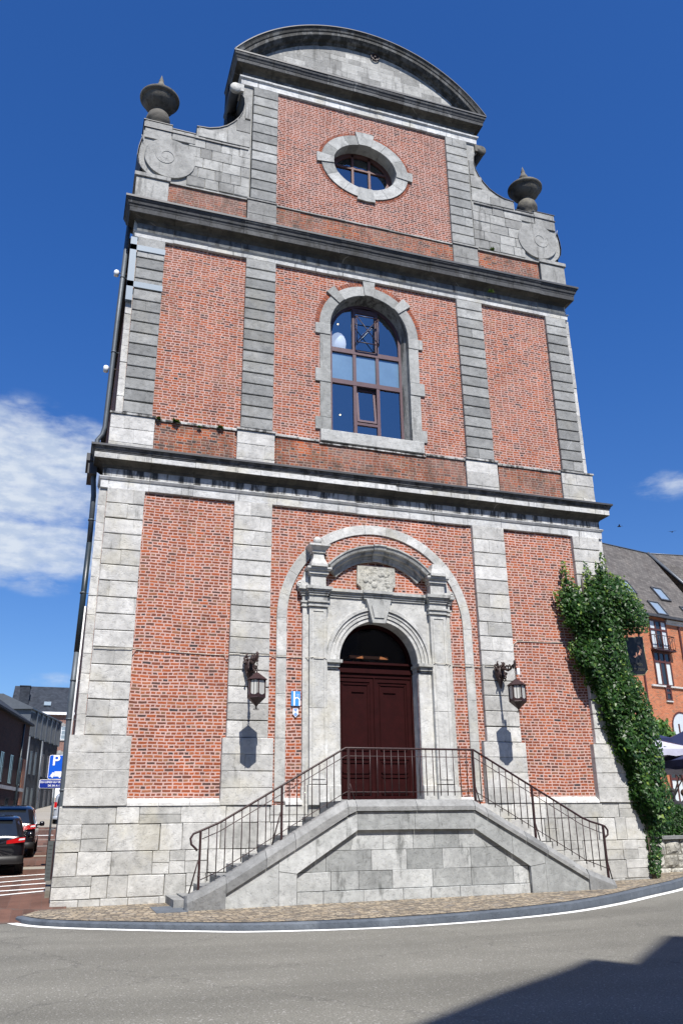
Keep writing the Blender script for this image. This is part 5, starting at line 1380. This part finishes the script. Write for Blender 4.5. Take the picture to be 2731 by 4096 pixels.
facade_window(FH, 5.42, 9.83-b0, 11.2-b0, .92, M_whitep, M_skyglass, M_grey, (1, 2), -.03); facade_window(FH, 5.42, 7.0-b0, 8.35-b0, .92, M_whitep, M_skyglass, M_grey, (1, 2), -.03); facade_window(FH, 8.2, 9.83-b0, 11.2-b0, .92, M_whitep, M_skyglass, M_grey, (1, 2), -.03)
mb = MB(); mb.box(5.0, 7.6, -.10, 0, -.5, 2.25)
for k in range(5): mb.box(5.0, 7.6, -.115, -.10, -.1+k*.5, -.08+k*.5)
mb.link('garage_door', M_whitep, FH)

# ------------------------------------------------------------------ ivy on the right corner
def in_poly(x, z, P):
    c = False; j = len(P)-1
    for i in range(len(P)):
        if (P[i][1] > z) != (P[j][1] > z) and x < (P[j][0]-P[i][0])*(z-P[i][1])/(P[j][1]-P[i][1])+P[i][0]: c = not c
        j = i
    return c
def dist_edge(x, z, P):
    best = 9
    for i in range(len(P)):
        ax, az_ = P[i-1]; bx, bz_ = P[i]; dx, dz = bx-ax, bz_-az_
        q = max(0, min(1, ((x-ax)*dx+(z-az_)*dz)/(dx*dx+dz*dz+1e-9))); best = min(best, math.hypot(x-ax-q*dx, z-az_-q*dz))
    return best
IV = [(6.33, 8.30), (6.43, 8.0), (6.50, 7.66), (6.84, 7.54), (7.22, 7.14), (7.43, 6.85), (7.56, 6.50), (7.48, 6.08), (6.80, 5.95), (6.72, 5.52), (6.80, 5.11), (7.04, 4.72), (7.22, 4.24), (7.33, 3.73), (7.40, 3.16), (7.36, 2.59), (7.46, 2.21), (7.48, 1.66),
      (7.30, 1.35), (7.0, 1.10), (6.90, .68), (6.82, .18), (6.52, .30), (6.55, .79), (6.48, 1.49), (6.30, 1.75), (6.15, 1.96), (6.16, 2.58), (5.93, 2.84), (5.80, 3.21), (5.68, 3.62), (5.60, 4.08), (5.47, 4.46), (5.20, 4.81), (5.01, 5.15), (4.92, 5.51), (5.12, 5.84),
      (4.88, 6.07), (4.75, 6.64), (4.70, 6.97), (4.93, 7.10), (5.00, 7.75), (5.12, 7.90), (5.30, 7.52), (5.58, 7.15), (5.72, 7.90), (5.86, 7.86), (5.98, 7.5), (6.08, 7.95), (6.18, 7.9)]
ri = random.Random(11)
def leaf(mbx, p, nrm, up, s, tint):
    nrm = nrm.normalized(); up = (up - nrm*up.dot(nrm)).normalized(); sx = up.cross(nrm)
    pts = ((0, -.1, .0), (-.55, .05, -.12), (-.34, .45, -.08), (0, 1, .02), (.34, .45, -.08), (.55, .05, -.12))
    v = [p + (sx*a + up*(b2-.4) + nrm*c_)*s for a, b2, c_ in pts]
    b = len(mbx.v); mbx.v += [tuple(q) for q in v]; mbx.face((b, b+1, b+2, b+3), tint); mbx.face((b, b+3, b+4, b+5), tint)
mb = MB(); cnt = 0
x0, x1, z0, z1 = 4.6, 7.6, .1, 8.7
lump = lambda x, z: .5+.25*math.sin(x*5.1+z*2.3)+.25*math.sin(z*4.7-x*3.1+1)
while cnt < 21000:
    x, z = ri.uniform(x0, x1), ri.uniform(z0, z1)
    if not in_poly(x, z, IV): continue
    d = dist_edge(x, z, IV)
    edge_ = x < 6.2 or z > 7.6
    if ri.random() > min(1, (.12 if edge_ else .6)+d*3.0): continue
    if edge_ and d < .3 and math.sin(x*17+z*9)+math.sin(z*23-x*11) > 1.25: continue
    T = min(.12+d*.75, .52)*(.62+.5*lump(x, z))
    q = ri.random()**.45
    yb = -.06 if x < 6.72 else .9
    y = yb - (T + (yb+.06)*1.0)*q if x >= 6.72 else yb - T*q
    # slide back the far points so the silhouette stays where it is
    x = -6.88+(x+6.88)*(17.94+y)/17.64; z = 1.6+(z-1.6)*(17.94+y)/17.64
    if ri.random() < .04: x += ri.uniform(-.09, .09); z += ri.uniform(-.09, .09)
    young = max(0, .6-d*2.4) if x < 6.2 or z > 7 else .05
    tint = min(1, max(0, ri.uniform(0, .62)+young*ri.uniform(.3, 1.2)+(.35 if ri.random() < .08 else 0)))
    nrm = Vector((ri.gauss(.1, .6), -1+ri.gauss(0, .3), ri.gauss(.45, .6)))
    up = Vector((ri.gauss(0, .6), ri.gauss(-.25, .3), -1+ri.gauss(0, .4)))
    leaf(mb, Vector((x, y, z)), nrm, up, (ri.uniform(.035, .075) if d < .2 else ri.uniform(.05, .12)), tint); cnt += 1
IVO = empty('ivy', (6.7, -.2, .2)); tag(IVO, 'thick dark green ivy climbing the right corner of the church', 'ivy')
mb.v = [(x-6.7, y+.2, z-.2) for x, y, z in mb.v]
mb.link('foliage', M_ivy, IVO, fix=False)
mb = MB()
for k in range(14):
    p = Vector((6.72+ri.uniform(-.04, .12), -.145, .15)); pts = [p.copy()]; tx = ri.uniform(5.3, 7.0)
    for j in range(16):
        zz = .15+(j+1)*.46; ctr = 6.7 if zz < 2 else (6.6 if zz < 4.5 else tx); p = Vector((p.x+(ctr-p.x)*.25+ri.uniform(-.06, .06), -.17 if p.x < 6.76 else -.02, zz))
        if not in_poly(p.x, p.z, IV): break
        pts.append(p.copy())
    if len(pts) > 2: mb.tube([(q.x-6.7, q.y+.2, q.z-.2) for q in pts], .010, 5)
mb.link('stem', M_stem, IVO)

# ------------------------------------------------------------------ hanging restaurant sign
HS = empty('hanging_sign', (7.2, .8, 6.3)); tag(HS, 'black hanging restaurant sign with crescent figure half hidden by the ivy', 'sign')
H = lambda pts: [(x-7.2, z-6.3) for x, z in pts]
M_sblack = plain('black_sign_board', (.012, .013, .016), .35); M_gold = plain('dull_gold_edge', (.30, .26, .14), .5); M_copper = plain('copper_figure', (.52, .26, .18), .55)
brd = [(7.16, 5.10), (8.02, 5.17), (8.15, 5.30), (8.12, 6.22), (7.16, 6.11)]
mb = MB(); mb.prism(H(brd), -.012, .012, .5); mb.link('board', M_sblack, HS)
mb = MB()
for a, b2 in zip(brd, brd[1:]+brd[:1]): mb.tube([(a[0]-7.2, 0, a[1]-6.3), (b2[0]-7.2, 0, b2[1]-6.3)], .014, 6)
mb.link('border', M_gold, HS)
mb = MB(); cx, cz = 7.90, 5.83
pts = [(cx+.125*math.cos(a), cz+.15*math.sin(a)) for a in [R(60-15*k) for k in range(11)]]; pts2 = [(cx-.035+.10*math.cos(a), cz+.02+.125*math.sin(a)) for a in [R(-85+14*k) for k in range(11)]]
mb.prism(H(pts+pts2), -.018, -.012, .5)
mb.prism(H([(7.72, 5.66), (7.78, 5.62), (7.85, 5.66), (7.89, 5.74), (7.86, 5.79), (7.84, 5.74), (7.80, 5.69)]), -.0185, -.012, .5)
mb.link('crescent_figure', M_copper, HS)
M_dim = plain('dim_lettering', (.045, .045, .038), .6)
text_mesh('letter', 'l', .42, plain('black_gloss', (.004, .004, .005), .2), HS, (.28, -.016, -.62)); text_mesh('lettering', 'le Latin', .135, M_dim, HS, (.60, -.016, -.89)); text_mesh('lettering', 'Restaurant', .135, M_dim, HS, (.56, -.016, -1.03))
mb = MB(); mb.tube([(-.6, 0, .05), (.92, 0, .02)], .018, 6); mb.tube([(-.5, 0, .45), (-.1, 0, .2), (.5, 0, .04)], .012, 6)
for x in (.15, .8): mb.tube([(x, 0, .03), (x, 0, -.1)], .008, 4)
mb.link('bracket', M_chain, HS)

# ------------------------------------------------------------------ terrace wall, hedge
LW = empty('terrace_wall', (8.0, 1.5, .12)); tag(LW, 'low rough limestone terrace wall with flat grey coping, right of the ivy', 'wall')
mb = MB(); M_rock = stone_mat('rock_faced_limestone', (.34, .33, .29), (.52, .51, .46), veins=.2, bump=.035, mottle=.3, fleck=.6)
rows = [-.12, .18, .50, .86]
for a, b2 in zip(rows[:-1], rows[1:]):
    x = -1.2
    while x < 9:
        x2 = x+ri.uniform(.3, .62)
        n_ = 5; rr = []
        for i in range(n_+1):
            fx = i/n_; row_ = []
            for j in range(n_+1):
                fz = j/n_; bul = .055*math.sin(PI*min(1, max(0, fx)))**.5*math.sin(PI*fz)**.5 if 0 < i < n_ and 0 < j < n_ else 0
                row_.append((x+.012+(x2-x-.024)*fx, -bul+ri.uniform(-.012, .012), a+.012+(b2-a-.024)*fz))
            rr.append(row_)
        mb.sweep(rr, False, ri.random()); x = x2
o = mb.link('stones', M_rock, LW, fix=False)
mb = MB(); mb.box(-1.2, 9, .006, .4, -.2, .86); mb.link('wall_core', M_jointl, LW)
mb = MB()
for k in range(8): mb.block(-1.2+k*1.3, -.1+k*1.3+.196, .865, .95, -.09, .45, .01, .004)
mb.link('coping', M_coping, LW)
mb = MB(); mb.poly([(6.5, 1.6, .98), (60, 1.6, .98), (60, 31, .98), (6.5, 31, .98)]); tag(mb.link('terrace_ground', M_grit), kind='structure')
mb = MB(); mb.poly([(8.6, .75, .0), (14, 4.5, .012), (14, 1.45, .012), (8.2, 1.4, .012)][:3]); 
def leafball(mbx, c, r, n, s0, s1, rr_, flat=(1, 1, 1), inside=.5):
    for k in range(n):
        d = Vector((rr_.gauss(0, 1), rr_.gauss(0, 1), rr_.gauss(0, 1))).normalized(); q = rr_.uniform(inside, 1)
        p = Vector((c[0]+d.x*r*q*flat[0], c[1]+d.y*r*q*flat[1], c[2]+d.z*r*q*flat[2]))
        leaf(mbx, p, d+Vector((rr_.gauss(0, .5), rr_.gauss(0, .5)-.3, rr_.gauss(0, .5)+.3)), Vector((rr_.gauss(0, .6), rr_.gauss(0, .6), -1)), rr_.uniform(s0, s1), min(1, max(0, rr_.gauss(.45, .25))))
HG = empty('clipped_hedge', (9.0, 2.6, .98)); tag(HG, 'small clipped dark green hedge on the terrace wall beside the ivy', 'hedge')
mb = MB()
for k in range(7000):
    x, y, z = ri.uniform(-1.1, .85), ri.uniform(-.42, .42), ri.uniform(0, .82)
    m_ = ri.choice((0, 1, 2, 2))
    if m_ == 0: z = .82+ri.uniform(-.08, .05)
    elif m_ == 1: x = .85+ri.uniform(-.08, .04)
    else: y = -.42+ri.uniform(-.04, .08)
    leaf(mb, Vector((x, y, z)), Vector((ri.gauss(0, .5), -1, ri.gauss(.4, .5))), Vector((ri.gauss(0, .8), 0, -1)), ri.uniform(.03, .055), ri.uniform(0, .6))
mb.link('foliage', M_ivy, HG, fix=False)
mb = MB(); mb.box(-1.0, .75, -.33, .33, 0, .72); mb.link('inner_twigs', plain('dark_twigs', (.02, .022, .01), .9), HG)

# ------------------------------------------------------------------ small maple on the terrace
TR = empty('maple_tree', (18.6, 13, .98)); tag(TR, 'young maple tree in front of the brick hotel behind the parasols', 'tree')
mb = MB(); tr = random.Random(5)
def limb(p, d, L_, r, lev, tips):
    pts = [p]; rad = [r]
    for k in range(5):
        d = (d+Vector((tr.gauss(0, .12), tr.gauss(0, .12), tr.gauss(.03, .08)))).normalized(); pts.append(pts[-1]+d*L_/5); rad.append(r*(1-.13*(k+1)))
    mb.tube(pts, rad, 6)
    if lev == 0: tips.append(pts[-1]); tips.append(pts[3]); return
    for k in range(4 if lev > 1 else 3):
        a = tr.uniform(0, 2*PI); nd = (d*.75+Vector((math.cos(a), math.sin(a), tr.uniform(0, .5)))*.8).normalized(); limb(pts[-1 if k % 2 else 3], nd, L_*.62, r*.45, lev-1, tips)
tips = []; limb(Vector((0, 0, 0)), Vector((0, 0, 1)), 2.3, .09, 3, tips)
mb.link('trunk', M_stem, TR)
mb = MB()
for p in tips: leafball(mb, p, .42, 55, .09, .16, tr, (1, 1, .8), .1)
mb.link('crown', M_tree, TR, fix=False)

# ------------------------------------------------------------------ hotel
M_obrick = brick_mat('orange_hotel_brick', h=.075, L=.22, joint=.006, english=False, cols=[(0, (.20, .115, .07)), (.10, (.33, .11, .055)), (.5, (.42, .125, .055)), (1, (.50, .16, .07))], mortar=(.40, .27, .19), wash=.15, wash_col=(.42, .15, .08))
M_hroof = brick_mat('weathered_slate_roof', h=.20, L=.30, joint=.008, english=False, cols=[(0, (.085, .078, .074)), (.5, (.105, .098, .092)), (1, (.14, .13, .12))], mortar=(.045, .04, .04), wash=.3, wash_col=(.15, .14, .13))
M_bframe = plain('brown_timber_frame', (.075, .022, .018), .55); M_curt = plain('pale_curtain', (.45, .50, .54), .8); M_blind = plain('grey_slatted_blind', (.50, .54, .54), .6)
HT = empty('hotel', (32.1, 30, .98), R(13.5)); tag(HT, 'orange brick hotel with slate roof and skylights behind the ivy on the right', 'hotel')
hz = -.98
mb = MB(); mb.box(-14, 16, 0, 9, 0, 15.0+hz); mb.link('wall', M_obrick, HT)
mb = MB(); mb.sweep([[(x, -.35, 15.0+hz), (x, 4.3, 21.9+hz), (x, 9.2, 14.9+hz)] for x in (-15, 7.0)], True, .5, False, True)
mb.sweep([[(-15+22*k, 4.27, 21.88+hz), (-15+22*k, 4.33, 21.94+hz), (-15+22*k, 4.5, 21.75+hz)] for k in (0, 1)], True, .5, False, True)
rf = mb.link('roof', M_hroof, HT)
mb = MB(); mb.poly([(7.0, 4.3, 21.9+hz), (15, 3.6, 22.6+hz), (15, -4, 15+hz), (9.8, -.4, 15+hz)]); mb.poly([(7.0, 4.3, 21.9+hz), (7.0, 9, 15+hz), (15, 9, 15+hz), (15, 3.6, 22.6+hz)]); mb.link('side_roof', M_hroof, HT)
mb = MB(); mb.tube([(6.9, 4.25, 21.95+hz), (9.9, -.45, 15.05+hz)], .14, 6); mb.tube([(-15, 4.3, 21.95+hz), (7, 4.3, 21.95+hz)], .06, 6); mb.tube([(7, 4.3, 21.95+hz), (15, 3.6, 22.65+hz)], .05, 6); mb.link('zinc_valley', M_zclad, HT)
mb = MB(); mb.box(-15, 7.2, -.45, -.30, 14.9+hz, 15.08+hz); mb.link('gutter', M_lead, HT)
mb = MB()
for x0, x1 in ((-14, -.05), (2.0, 7)): mb.box(x0, x1, -.10, 0, 14.55+hz, 14.72+hz); mb.box(x0, x1, -.18, 0, 14.725+hz, 14.88+hz)
mb.link('cornice_band', M_white, HT)
sl = math.atan2(6.9, 4.65)
for x, f in ((-.15, .345), (3.55, .325), (1.55, .10), (5.2, .10)):
    y = -.35+4.65*f; z = 15.0+6.9*f+hz
    Mr = Matrix.Translation((x, y, z)) @ Matrix.Rotation(sl, 4, 'X')
    mb = MB()
    for a, b2, c_, d in ((-.60, .60, -.72, -.62), (-.60, .60, .62, .72), (-.60, -.50, -.62, .62), (.50, .60, -.62, .62)): mb.box(a, b2, c_, d, -.03, .12, .5, Mr)
    o = mb.link('skylight', M_lead, HT)
    mb = MB(); mb.box(-.50, .50, -.62, .62, -.02, .06, .5, Mr); mb.link('pane', plain('skylight_glass', (.20, .26, .33), .1, spec=.9), o)
def hwin(x0, x1, z0, z1, cols, tr_=.35, mats=None):
    z0 += hz; z1 += hz
    mb = MB(); y0, y1 = -.02, .06
    for k in range(cols+1): xx = x0+(x1-x0)*k/cols; mb.box(xx-.06, xx+.06, -.08, .0, z0, z1)
    zt = z1-(z1-z0)*tr_; mb.box(x0, x1, -.075, .0, zt-.07, zt+.07); mb.box(x0, x1, -.078, .0, z1-.1, z1); mb.box(x0, x1, -.078, .0, z0, z0+.1)
    o = mb.link('window', M_bframe, HT)
    for k in range(cols):
        a = x0+(x1-x0)*k/cols+.06; b2 = x0+(x1-x0)*(k+1)/cols-.06
        for (c_, d, j) in ((z0+.1, zt-.07, 0), (zt+.07, z1-.1, 1)):
            m_ = (mats or [M_curt, M_dglass, M_curt])[k % 3] if j == 0 or mats is None else M_dglass
            mb = MB(); mb.box(a, b2, -.03, -.003, c_, d); mb.link('pane', m_, o)
    return o
hwin(.15, 1.95, 12.55, 14.75, 3, .32, None); hwin(.15, 1.85, 10.05, 12.45, 3, .30, [M_blind, M_dglass, M_blind])
hwin(.95, 1.45, 9.05, 9.95, 1, .4, [M_dglass]); hwin(.1, 1.9, 2.3, 4.5, 3, .30, [M_blind, M_blind, M_blind]); hwin(3.8, 5.6, 2.3, 4.5, 3, .3, [M_blind]*3); hwin(4.6, 6.2, 10.05, 12.45, 3, .3, [M_blind]*3)
hwin(-5.2, -3.4, 12.55, 14.75, 3, .32, None)
mb = MB()
for x0, x1 in ((-.5, .95), (1.5, 4.0)): mb.box(x0, x1, -.12, .0, 9.98+hz-.02, 10.12+hz-.04)
mb.box(.85, 1.55, -.10, 0, 8.95+hz, 9.04+hz); mb.link('sill', M_white, HT)
mb = MB()   # balconette
for z in (12.62, 13.55): mb.tube([(.0, -.45, z+hz), (2.15, -.45, z+hz)], .03, 5); mb.tube([(.0, -.45, z+hz), (.0, 0, z+hz)], .03, 5); mb.tube([(2.15, -.45, z+hz), (2.15, 0, z+hz)], .03, 5)
for k in range(9): mb.tube([(k*.269, -.45, 12.62+hz), (k*.269, -.45, 13.55+hz)], .015, 4)
mb.tube([(.0, -.45, 13.5+hz), (.8, -.45, 12.65+hz)], .02, 4); mb.tube([(2.1, -.45, 13.5+hz), (1.3, -.45, 12.65+hz)], .02, 4); mb.box(0, 2.15, -.48, 0, 12.45+hz, 12.56+hz)
mb.link('balcony', M_iron, HT)
mb = MB()   # big arched window
mb.sheet([(1.1, 5.6+hz), (3.2, 5.6+hz), (3.2, 7.3+hz)] + [(2.15+1.05*math.cos(PI*k/14), 7.3+hz+1.05*math.sin(PI*k/14)) for k in range(1, 14)] + [(1.1, 7.3+hz)], [], -.015)
awn = mb.link('arched_window', M_curt, HT, fix=False)
mb = MB(); rr = []
for k in range(17):
    a = PI*k/16; rr.append([(2.15+r*math.cos(a), y, 7.3+hz+r*math.sin(a)) for r, y in ((1.05, -.05), (.95, -.05), (.95, .0), (1.05, .0))])
mb.sweep(rr, True, .5, False, True)
for x in (1.12, 1.8, 2.5, 3.15): mb.box(x-.06, x+.06, -.06, 0, 5.6+hz, 7.5+hz)
mb.link('frame', M_bframe, awn)
mb = MB(); mb.box(-.55, -.05, -.3, 0, 6.75+hz, 7.0+hz); mb.box(-.32, -.2, -.15, 0, 6.3+hz, 6.75+hz); mb.link('wall_lamp', M_lead, HT)
mb = MB(); mb.box(3.35, 3.5, -.10, 0, 3+hz, 14.5+hz); mb.box(-1.2, -1.08, -.10, 0, 3+hz, 14.5+hz); mb.link('downpipe', M_bframe, HT)

# ------------------------------------------------------------------ parasols on the terrace
M_navy = plain('navy_canvas', (.008, .014, .06), .8); M_lav = plain('white_canvas', (.40, .40, .48), .85)
def parasol(x, y, ze, hs, rise, canvas, label, rz=0.0, text=None, val=.22):
    o = empty('parasol', (x, y, .98), rz); tag(o, label, 'parasol', 'parasols on the hotel terrace'); ze -= .98
    mb = MB(); n_ = 6; ap = (0, 0, ze+rise)
    for k in range(4):
        a0, a1 = PI/4+k*PI/2, PI/4+(k+1)*PI/2; c0 = Vector((hs*1.414*math.cos(a0), hs*1.414*math.sin(a0), ze)); c1 = Vector((hs*1.414*math.cos(a1), hs*1.414*math.sin(a1), ze)); A = Vector(ap)
        rr = []
        for i in range(n_+1):
            f = i/n_; p, q = A.lerp(c0, f), A.lerp(c1, f); row_ = []
            for j in range(7):
                g_ = j/6; v = p.lerp(q, g_); v.z -= .10*math.sin(PI*f)*.6 + .05*math.sin(PI*g_)*f; row_.append(tuple(v))
            rr.append(row_)
        mb.sweep(rr, False, .5, True)
    cp = mb.link('canopy', canvas, o, fix=False)
    mb = MB()
    for k in range(4):
        a0, a1 = PI/4+k*PI/2, PI/4+(k+1)*PI/2; c0 = Vector((hs*1.414*math.cos(a0), hs*1.414*math.sin(a0), ze)); c1 = Vector((hs*1.414*math.cos(a1), hs*1.414*math.sin(a1), ze))
        rr = []
        for j in range(9):
            v = c0.lerp(c1, j/8); s_ = .05*math.sin(PI*j/8); rr.append([(v.x, v.y, v.z-s_+.0), (v.x*1.004, v.y*1.004, v.z-s_-val+.02*math.cos(j*PI))])
        mb.sweep(rr, False, .5)
    mb.link('valance', canvas, cp, fix=False)
    mb = MB(); mb.tube([(0, 0, 0), (0, 0, ze+rise+.08)], .03, 8)
    for k in range(4): a = PI/4+k*PI/2; mb.tube([(0, 0, ze+rise-.05), (hs*1.38*math.cos(a), hs*1.38*math.sin(a), ze-.03)], .012, 4); mb.tube([(0, 0, ze-.1), (hs*.7*math.cos(a), hs*.7*math.sin(a), ze+rise*.5-.06)], .012, 4)
    mb.link('pole', M_bframe, o)
    mb = MB(); mb.box(-.35, .35, -.35, .35, 0, .08); mb.link('base', M_lead, o)
    if text: text_mesh('lettering', text, .22, M_whitep, o, (-hs*.45, -hs*1.012, ze-.17), align='CENTER')
    return o
parasol(12.7, 9.0, 4.25, 1.5, .75, M_navy, 'navy blue parasol highest behind the ivy, its tip showing', .25)
parasol(13.2, 8.2, 3.80, 1.45, .60, M_lav, 'white parasol whose point slopes out from behind the ivy', .05)
parasol(16.3, 9.0, 3.95, 1.5, .8, M_navy, 'navy parasol on the right with its left corner sticking out', .12)
parasol(14.9, 6.6, 3.42, 1.45, .62, M_navy, 'low navy parasol with white lettering on its edge', -.05, text='dfont')
parasol(16.8, 10.2, 3.42, 1.9, .5, M_lav, 'low white parasol with pale straight edge over the diners', 0.0)

# ------------------------------------------------------------------ two diners and their seats
def person(loc, rz, cloth, label, hairc):
    o = empty('person', loc, rz); tag(o, label, 'person', 'diners on the terrace')
    V_ = {'pel': (0, 0, .50, .15), 'wai': (0, -.02, .68, .14), 'che': (0, -.03, .88, .165), 'nb': (0, -.03, 1.02, .07), 'nk': (0, -.02, 1.08, .055), 'hd0': (0, -.04, 1.16, .075), 'hd1': (0, -.04, 1.25, .095), 'hd2': (0, -.03, 1.33, .06),
          'sl': (.17, -.03, .96, .065), 'el': (.24, -.10, .70, .045), 'wl': (.14, -.34, .68, .03), 'hl': (.10, -.42, .69, .035), 'sr': (-.17, -.03, .96, .065), 'er': (-.25, -.08, .70, .045), 'wr': (-.14, -.32, .72, .03), 'hr': (-.08, -.40, .74, .035),
          'tl': (.10, -.06, .50, .10), 'kl': (.13, -.48, .50, .07), 'al': (.13, -.46, .08, .045), 'fl': (.13, -.62, .04, .04), 'tr': (-.10, -.06, .50, .10), 'kr': (-.13, -.48, .50, .07), 'ar': (-.13, -.46, .08, .045), 'fr': (-.13, -.62, .04, .04)}
    E_ = [('pel', 'wai'), ('wai', 'che'), ('che', 'nb'), ('nb', 'nk'), ('nk', 'hd0'), ('hd0', 'hd1'), ('hd1', 'hd2'), ('che', 'sl'), ('sl', 'el'), ('el', 'wl'), ('wl', 'hl'), ('che', 'sr'), ('sr', 'er'), ('er', 'wr'), ('wr', 'hr'), ('pel', 'tl'), ('tl', 'kl'), ('kl', 'al'), ('al', 'fl'), ('pel', 'tr'), ('tr', 'kr'), ('kr', 'ar'), ('ar', 'fr')]
    ks = list(V_); me = bpy.data.meshes.new('body'); me.from_pydata([V_[k][:3] for k in ks], [(ks.index(a), ks.index(b2)) for a, b2 in E_], [])
    b = bpy.data.objects.new('body', me); COL.objects.link(b); b.parent = o
    b.modifiers.new('skin', 'SKIN'); sv = me.skin_vertices[0].data
    for i, k in enumerate(ks): sv[i].radius = (V_[k][3],)*2; sv[i].use_root = (k == 'pel')
    b.modifiers.new('sub', 'SUBSURF').levels = 2
    bake(b); b.data.materials.clear(); b.data.materials.append(cloth)
    mb = MB(); mb.ball((0, -.02, 1.285), .115, 8, 1.05); mb.v = [(x, max(y, -.09) if z < 1.30 else y, z) for x, y, z in mb.v]; mb.link('hair', plain(hairc[0], hairc[1], .7), b)
    return o
def chair(loc, rz, label):
    o = empty('terrace_chair', loc, rz); tag(o, label, 'chair', 'chairs on the terrace')
    mb = MB(); mb.box(-.22, .22, -.24, .22, .43, .46); mb.link('seat', M_lead, o)
    mb = MB()
    for x in (-.2, -.1, 0, .1, .2): mb.tube([(x, .22, .46), (x, .30, .92)], .012, 5)
    mb.tube([(-.21, .30, .92), (.21, .30, .92)], .018, 6); mb.link('backrest', M_lead, o)
    for x in (-.2, .2):
        for y in (-.22, .2): mb = MB(); mb.tube([(x, y, .43), (x*1.1, y*1.15, 0)], .014, 5); mb.link('leg', M_lead, o)
    return o
chair((11.75, 4.9, .98), -.9, 'dark slatted chair under the bareheaded diner nearest the hedge'); person((11.75, 4.9, .98), -.9, plain('dark_shirt', (.016, .016, .022), .8), 'person in dark clothes seated at the terrace nearest the hedge', ('dark_hair', (.012, .009, .007)))
chair((12.75, 5.6, .98), 2.0, 'dark slatted chair under the farther diner at the right edge'); person((12.75, 5.6, .98), 2.0, plain('grey_jacket', (.05, .05, .055), .8), 'person in grey jacket seated farther right on the terrace', ('brown_hair', (.05, .03, .02)))
TBL = empty('terrace_table', (12.3, 5.2, .98)); tag(TBL, 'round dark table between the two terrace diners', 'table')
mb = MB(); mb.lathe([(.01, .70), (.36, .70), (.37, .715), (.36, .73), (.01, .73)], 0, 0, 24); mb.link('table_top', M_lead, TBL)
mb = MB(); mb.lathe([(.24, 0), (.23, .03), (.04, .06), (.03, .65), (.06, .70)], 0, 0, 16); mb.link('pedestal', M_lead, TBL)

# ------------------------------------------------------------------ houses across the road, behind the camera: the townhouse throws the road shadow, the added row houses block sky light
yb = -24.2
def zc(x, py): return (py-yb)/.836*1.145, x-(py-yb)/.836*.03       # height and x of the caster for a shadow point
sil = []
for sx_, sy_ in ((-4.6, -11.25), (-3.83, -10.66), (-2.64, -9.78), (-1.26, -8.86), (-.65, -8.38), (-.50, -8.62), (-.38, -8.88), (.1, -8.4), (1.5, -7.09), (1.75, -7.28), (4.5, -7.35), (7.5, -9.6), (9, -9.6)):
    z_, x_ = zc(sx_, sy_); sil.append((x_, z_))
HB = empty('gabled_townhouse', (sil[0][0], yb, 0)); tag(HB, 'plastered townhouse with stepped gable across the road behind the viewer', 'house')
hx = sil[0][0]
mb = MB(); mb.prism([(0, 0)] + [(x-hx, z) for x, z in sil] + [(sil[-1][0]-hx, 0)], 0, -9, .5); mb.link('wall', plain('cream_render', (.42, .38, .30), .9), HB)
mb = MB()
for fl in range(4):
    for k in range(3): x = 3.2+k*3.1; z = 1.4+fl*3.4; mb.box(x-.55, x+.55, 0.003, .05, z, z+1.8)
mb.link('window', M_dglass, HB)
mb = MB(); mb.box(1.2, 2.2, .003, .06, 0, 2.3); mb.link('door', M_door, HB)
for nx, nw, nh, lb, cc in ((-28, 9.5, 13.5, 'added unseen brick row house farthest left across the road behind the viewer', (.30, .12, .08)), (-18.2, 8.0, 14.5, 'added unseen grey rendered house second from the left across the road', (.22, .21, .20)), (-10, 5.2, 13.0, 'added unseen brown brick house next to the stepped gable across the road', (.22, .12, .08)), (8.6, 9.0, 12.5, 'added unseen ochre house right of the stepped gable across the road', (.34, .26, .14)), (17.9, 11, 14.0, 'added unseen dark brick house farthest right across the road', (.16, .08, .06))):
    NB = empty('added_row_house', (nx, -24.3, 0)); tag(NB, lb, 'house', 'added houses across the road that block sky light')
    mb = MB(); mb.box(0, nw, -9, 0, 0, nh-3); mb.link('wall', plain('added_row_house_wall', cc, .9), NB)
    mb = MB(); mb.sweep([[(x, .3, nh-3), (x, -4.5, nh+.5), (x, -9.3, nh-3)] for x in (0, nw)], True, .5, False, True); mb.link('roof', M_slate, NB)
    for fl in range(3):
        for k in range(int(nw//2.4)): x = 1.3+k*2.4; mb = MB(); mb.box(x-.5, x+.5, .003, .05, 1.2+fl*3.1, 2.9+fl*3.1); mb.link('window', M_dglass, NB)
mb = MB(); mb.poly([(-60, -24.2, .02), (60, -24.2, .02), (60, -21.5, .02), (-60, -21.5, .02)]); tag(mb.link('far_pavement', M_grit), kind='structure')

# ------------------------------------------------------------------ two birds
def bird(loc, rz, label):
    o = empty('bird', loc, rz); tag(o, label, 'bird', 'birds in the sky')
    mb = MB(); mb.lathe([(.002, -.10), (.018, -.06), (.03, 0), (.022, .05), (.016, .08), (.002, .10)], 0, 0, 10)
    mb.v = [(x, z, y) for x, y, z in mb.v]
    for s in (-1, 1):
        mb.poly([(s*.02, .04, .01), (s*.11, .03, .05), (s*.24, -.05, .03), (s*.10, -.03, .045), (s*.02, -.03, .01)])
    mb.poly([(-.01, -.08, 0), (.01, -.08, 0), (.03, -.15, 0), (-.03, -.15, 0)])
    mb.link('body', plain('dark_plumage', (.02, .02, .022), .8), o, fix=False); return o
bird((16.7, 12, 14.12), .9, 'tiny dark bird flying nearest the church, right of the lower cornice'); bird((22.3, 15, 15.39), -.6, 'tiny dark bird flying farther right near the picture edge')
